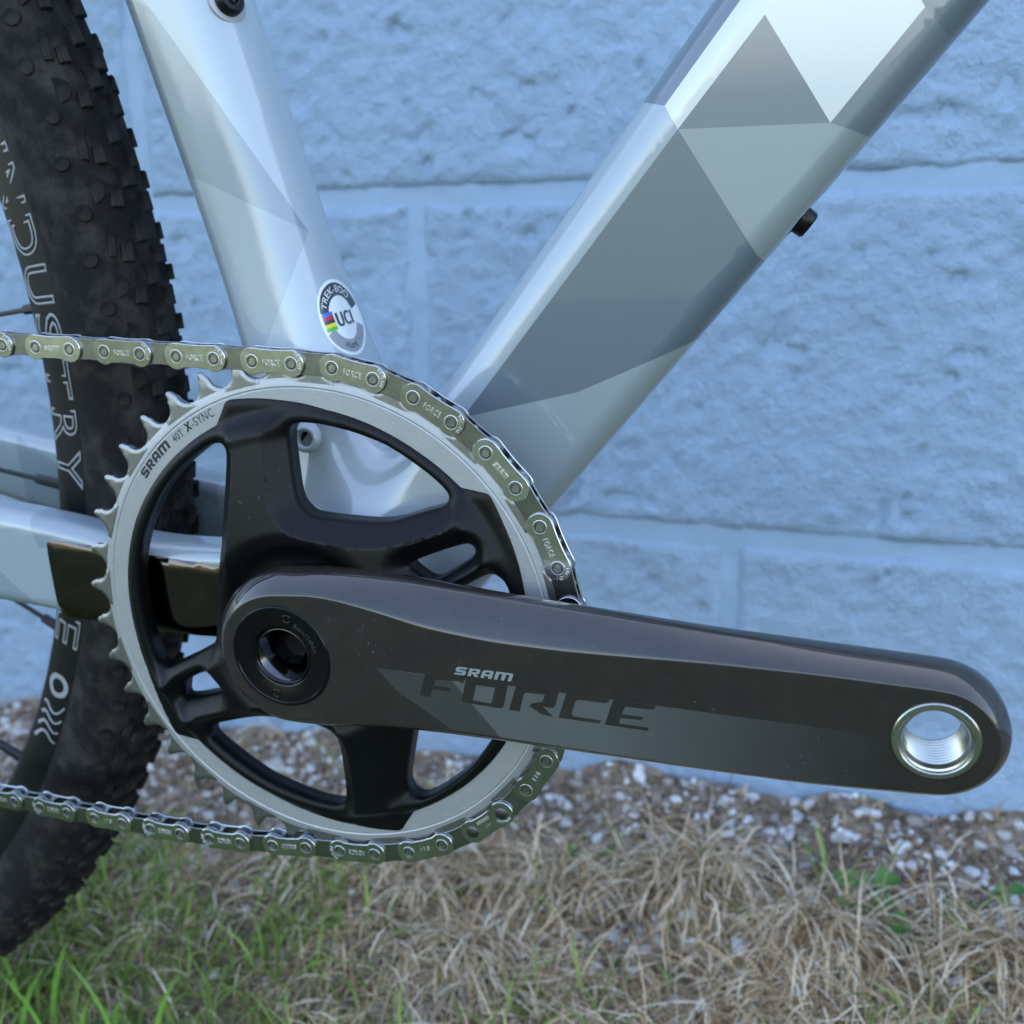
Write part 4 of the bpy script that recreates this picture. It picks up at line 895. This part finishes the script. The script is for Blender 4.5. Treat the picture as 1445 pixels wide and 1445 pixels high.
# green grass is thick at the left and towards the camera, straw lies in between, gravel along the wall
def d_green(x, y):
    lim = .20 - .06 * sstep((x + .20) / .25) + .03 * sstep((x - .05) / .2); return np.where(y < lim + .03 * np.sin(x * 40), 1., .0) * np.where(x < -.1, 1, .45) + .035
def d_straw(x, y): return fe(.02, .12, y) * (1 - fe(.225, .262, y + .012 * np.sin(x * 30) + .03 * (x < -.1))) * (.6 + .4 * np.sin(x * 21 + 1) * np.sin(y * 17 + x * 9)) * np.where(x < -.13, .4, 1) + .004
blades(17000, (-.70, .5), (-.25, .30), d_green, (.016, .052), (.0008, .0024), (0, .9), (.2, 1.9), 'green_grass', M['grass'], 'short green grass in front of the gravel strip', 'grass')
blades(30000, (-.70, .5), (.0, .325), d_straw, (.016, .052), (.0005, .0014), (.4, 1.5), (.4, 3.0), 'dry_grass', M['straw'], 'matted dry straw-coloured grass below the bicycle', 'dry grass')
blades(700, (-.75, .6), (.16, .336), lambda x, y: .35 + 0 * x, (.02, .07), (.0006, .0015), (.7, 1.5), (.3, 1.4), 'dry_stalks', M['straw'], 'loose dry stalks lying on the gravel', 'stalks')

import itertools
def ico():
    t_ = (1 + 5 ** .5) / 2; v = np.array([(-1,t_,0),(1,t_,0),(-1,-t_,0),(1,-t_,0),(0,-1,t_),(0,1,t_),(0,-1,-t_),(0,1,-t_),(t_,0,-1),(t_,0,1),(-t_,0,-1),(-t_,0,1)], float); v /= np.linalg.norm(v[0])
    f = [(0,11,5),(0,5,1),(0,1,7),(0,7,10),(0,10,11),(1,5,9),(5,11,4),(11,10,2),(10,7,6),(7,1,8),(3,9,4),(3,4,2),(3,2,6),(3,6,8),(3,8,9),(4,9,5),(2,4,11),(6,2,10),(8,6,7),(9,8,1)]
    vs_ = [tuple(q) for q in v]; mid = {}; nf = []
    def m(a, b_):
        k = (min(a, b_), max(a, b_))
        if k not in mid: p_ = np.array(vs_[a]) + np.array(vs_[b_]); p_ /= np.linalg.norm(p_); vs_.append(tuple(p_)); mid[k] = len(vs_) - 1
        return mid[k]
    for a, b_, c in f: ab, bc, ca = m(a, b_), m(b_, c), m(c, a); nf += [(a, ab, ca), (b_, bc, ab), (c, ca, bc), (ab, bc, ca)]
    return np.array(vs_), np.array(nf)
IV, IF = ico()
def stone_shape(n, cuts=6):
    V = np.repeat(IV[None], n, 0)
    for _ in range(cuts):
        d = rng.normal(size=(n, 3)); d /= np.linalg.norm(d, axis=1)[:, None]; h = rng.uniform(.38, .8, n); s = np.einsum('nij,nj->ni', V, d); V = V - np.maximum(0, s - h[:, None])[:, :, None] * d[:, None] * .95
    V = V * rng.uniform(.6, 1.25, (n, 1, 3)); a = rng.uniform(0, 6.28, n); c, s = np.cos(a), np.sin(a); x = V[:, :, 0] * c[:, None] - V[:, :, 1] * s[:, None]; y = V[:, :, 0] * s[:, None] + V[:, :, 1] * c[:, None]
    return np.stack([x, y, V[:, :, 2] * .75], 2)
def stones(n, dens, size, name, m_, label, cat):
    X = rng.uniform(-.75, .6, n * 3); Y = rng.uniform(.10, .338, n * 3); k = rng.uniform(0, 1, n * 3) < dens(X, Y); X, Y = X[k][:n], Y[k][:n]; n = len(X)
    S = size[0] * (size[1] / size[0]) ** (rng.uniform(0, 1, n) ** 2.2); Y = np.minimum(Y, WY - S - .001)
    V = stone_shape(n) * S[:, None, None] + np.c_[X, Y, zg(X, Y) + S * .25][:, None]; V[:, :, 1] = np.minimum(V[:, :, 1], WY - .0005); F = (IF[None] + (np.arange(n) * len(IV))[:, None, None]).reshape(-1, 3)
    o = obj(name, mesh(name, V.reshape(-1, 3), F.tolist(), m_, scale=1)); tag(o, label, cat, kind='stuff')
stones(14000, lambda x, y: fe(.16, .25, y) + .10, (.0009, .0052), 'gravel', M['gravel'], 'grey and white gravel along the foot of the wall', 'gravel')
# brown litter and moss crumbs between the stones
blades(16000, (-.75, .6), (.12, .337), lambda x, y: .8 + 0 * x, (.003, .012), (.0010, .004), (.6, 1.5), (0, 1.5), 'leaf_litter', M['moss'], 'brown leaf litter and moss between the gravel stones', 'litter')

M['stone'] = mat('pale_stone', (.42, .40, .37), .85, var=.35, vscale=160, bump=1, bscale=400)
for (x, y, r, lab) in ((-.055, .262, .009, 'pale rounded stone lying below the lowest links of the chain'), (-.02, .195, .010, 'large pale stone half hidden in dry grass near the lower edge'), (-.225, .300, .009, 'bluish pale stone on the gravel beside the rear tyre'), (.155, .300, .007, 'buff stone on the gravel under the crank end'), (-.245, .250, .008, 'flat pale stone just above the lower chain run behind the tyre')):
    V1 = stone_shape(1, 9)[0] * [r * 1.15, r, r * .8] + [x, y, float(zg(x, y)) + r * .2]; o = obj('stone', mesh('stone', V1, IF.tolist(), M['stone'], scale=1, sharp=25)); tag(o, lab, 'stone')
# leafy weeds
M['blade'] = mat('bright_grass_blade', (.16, .34, .05), .5, col2=(.24, .44, .08), vscale=40, trans=.3)
M['leaf'] = mat('weed_leaf', (.05, .16, .03), .5, col2=(.13, .30, .07), vscale=60, trans=.25)
LQ = np.array([(0, 0), (.35, .18), (.52, .5), (.42, .82), (.1, 1), (0, .93), (-.1, 1), (-.42, .82), (-.52, .5), (-.35, .18)])
def weed(x, y, n, size, lab):
    z = float(zg(x, y)); r0 = bpy.data.objects.new('weed', None); COL.objects.link(r0); r0.location = (x, y, z); tag(r0, lab, 'weed')
    SV_, SF_, k = [], [], 0
    for i in range(n):
        az = rng.uniform(0, 6.28); rad = rng.uniform(.2, 1) * size * 1.6; h = rng.uniform(.4, 1.3) * size; c = np.array([rad * math.cos(az), rad * math.sin(az), h]); s = size * rng.uniform(.5, .9)
        V_, F_ = rod((c[0] * .15, c[1] * .15, -.004), c, .0006, 5); SV_.append(V_); SF_ += [[q + k for q in f_] for f_ in F_]; k += len(V_)
        q = np.c_[LQ[:, 0] * s, LQ[:, 1] * s, -.25 * s * (LQ[:, 0] / .5) ** 2 * -1 - .1 * s * LQ[:, 1]]; a = az + rng.normal(0, .5) - math.pi / 2; tl = rng.uniform(-.3, .6)
        R3 = np.array(Matrix.Rotation(a, 3, 'Z') @ Matrix.Rotation(tl, 3, 'X')); obj('leaf', mesh('leaf', q @ R3.T + c, [[0, 1, 2, 3, 4, 5], [0, 5, 6, 7, 8, 9]], M['leaf'], scale=1), r0)
    obj('stem', mesh('stem', np.concatenate(SV_), SF_, M['leaf'], scale=1), r0)
weed(.170, .235, 16, .014, 'small green weed with round leaves in the dry grass under the crank end')
weed(.225, .262, 8, .011, 'smaller green weed beside the round-leaved weed at the lower right')
weed(.020, .262, 7, .010, 'tiny green weed at the gravel edge right of the lowest chain links')
weed(-.085, .262, 6, .012, 'tuft of green leaves just below the bottom of the chain')
# straw tussocks that arch over towards the viewer
def tussock(x, y, n, ln, lab):
    n = int(n * 1.7); ln *= .75
    X = x + rng.normal(0, .016, n); Y = y + rng.normal(0, .011, n); Z = zg(X, Y) - .002; az = -np.pi / 2 + rng.normal(0, 1.35, n); an = rng.uniform(.05, .8, n); dr = rng.uniform(.9, 2.9, n); L_ = ln * rng.uniform(.4, 1.15, n); S = 7
    P = np.zeros((n, S + 1, 3)); P[:, 0] = np.c_[X, Y, Z]
    for s in range(S):
        d = np.c_[np.sin(an) * np.cos(az), np.sin(an) * np.sin(az), np.cos(an)]; P[:, s + 1] = P[:, s] + d * (L_ / S)[:, None]; an = an + dr / S; az = az + rng.normal(0, .16, n)
    P[:, 1:, 2] = np.maximum(P[:, 1:, 2], zg(P[:, 1:, 0], P[:, 1:, 1]) + .001 + .004 * rng.uniform(0, 1, (n, S)))
    fa = az + np.pi / 2; side = np.c_[np.cos(fa), np.sin(fa), 0 * fa]; wd = np.array([.8, 1, 1, .95, .85, .7, .45, .05]); W2 = rng.uniform(.0005, .0015, n)[:, None] * wd
    V = np.stack([P + side[:, None] * W2[:, :, None] / 2, P - side[:, None] * W2[:, :, None] / 2], 2).reshape(-1, 3)
    F = np.concatenate([(np.arange(n) * 2 * (S + 1))[:, None] + np.array([2 * s, 2 * s + 1, 2 * s + 3, 2 * s + 2]) for s in range(S)], 0)
    o = obj('grass_tussock', mesh('grass_tussock', V, F.tolist(), M['straw'], scale=1)); tag(o, lab, 'tussock', 'dry grass tussocks')
for x, y, n, ln, lab in ((.075, .252, 260, .080, 'large arching straw tussock below the middle of the crank arm'), (.005, .235, 170, .075, 'straw tussock just right of and below the lowest chain links'), (-.075, .225, 170, .075, 'straw tussock below the bottom of the chainring'),
                         (-.150, .225, 130, .060, 'thin straw tussock between the tyre and the chainring bottom'), (.150, .215, 190, .075, 'straw tussock at the lower edge, left of the round-leaved weed'), (.235, .225, 170, .080, 'straw tussock in the lower right corner'), (-.03, .175, 150, .065, 'straw tussock at the middle of the lower edge')):
    tussock(x, y, n, ln, lab)
# a tuft of long bright blades close to the camera at the lower left
TUFT = bpy.data.objects.new('grass_tuft', None); COL.objects.link(TUFT); TX, TY = -.215, .07; TZ = float(zg(TX, TY)); TUFT.location = (TX, TY, TZ); tag(TUFT, 'tuft of long bright green grass blades standing in the lower left corner', 'grass tuft')
for i in range(10):
    x, y = (-.05 + .0125 * i, -.008 + .02 * (i * 7 % 5) / 5); h = .05 + .035 * ((i * 5) % 7) / 7; lx, ly = (.03 * math.sin(i * 2.1 + .5), -.008 * math.cos(i))
    t5 = np.linspace(0, 1, 9); c = np.c_[x + lx * t5 ** 2, y + ly * t5, float(zg(x + TX, y + TY)) - TZ + h * t5 * (1 - .2 * t5)]; wd = .0015 * np.r_[.7, 1, 1, .95, .9, .8, .6, .35, .05]
    V1 = np.concatenate([c + np.c_[wd, .3 * wd, 0 * wd], c + np.c_[0 * wd, -.3 * wd, 0 * wd], c - np.c_[wd, .3 * wd, 0 * wd]]); F1 = [[r * 9 + s, r * 9 + s + 1, (r + 1) * 9 + s + 1, (r + 1) * 9 + s] for r in (0, 1) for s in range(8)]
    obj('blade', mesh('blade', V1, F1, M['blade'], scale=1), TUFT)
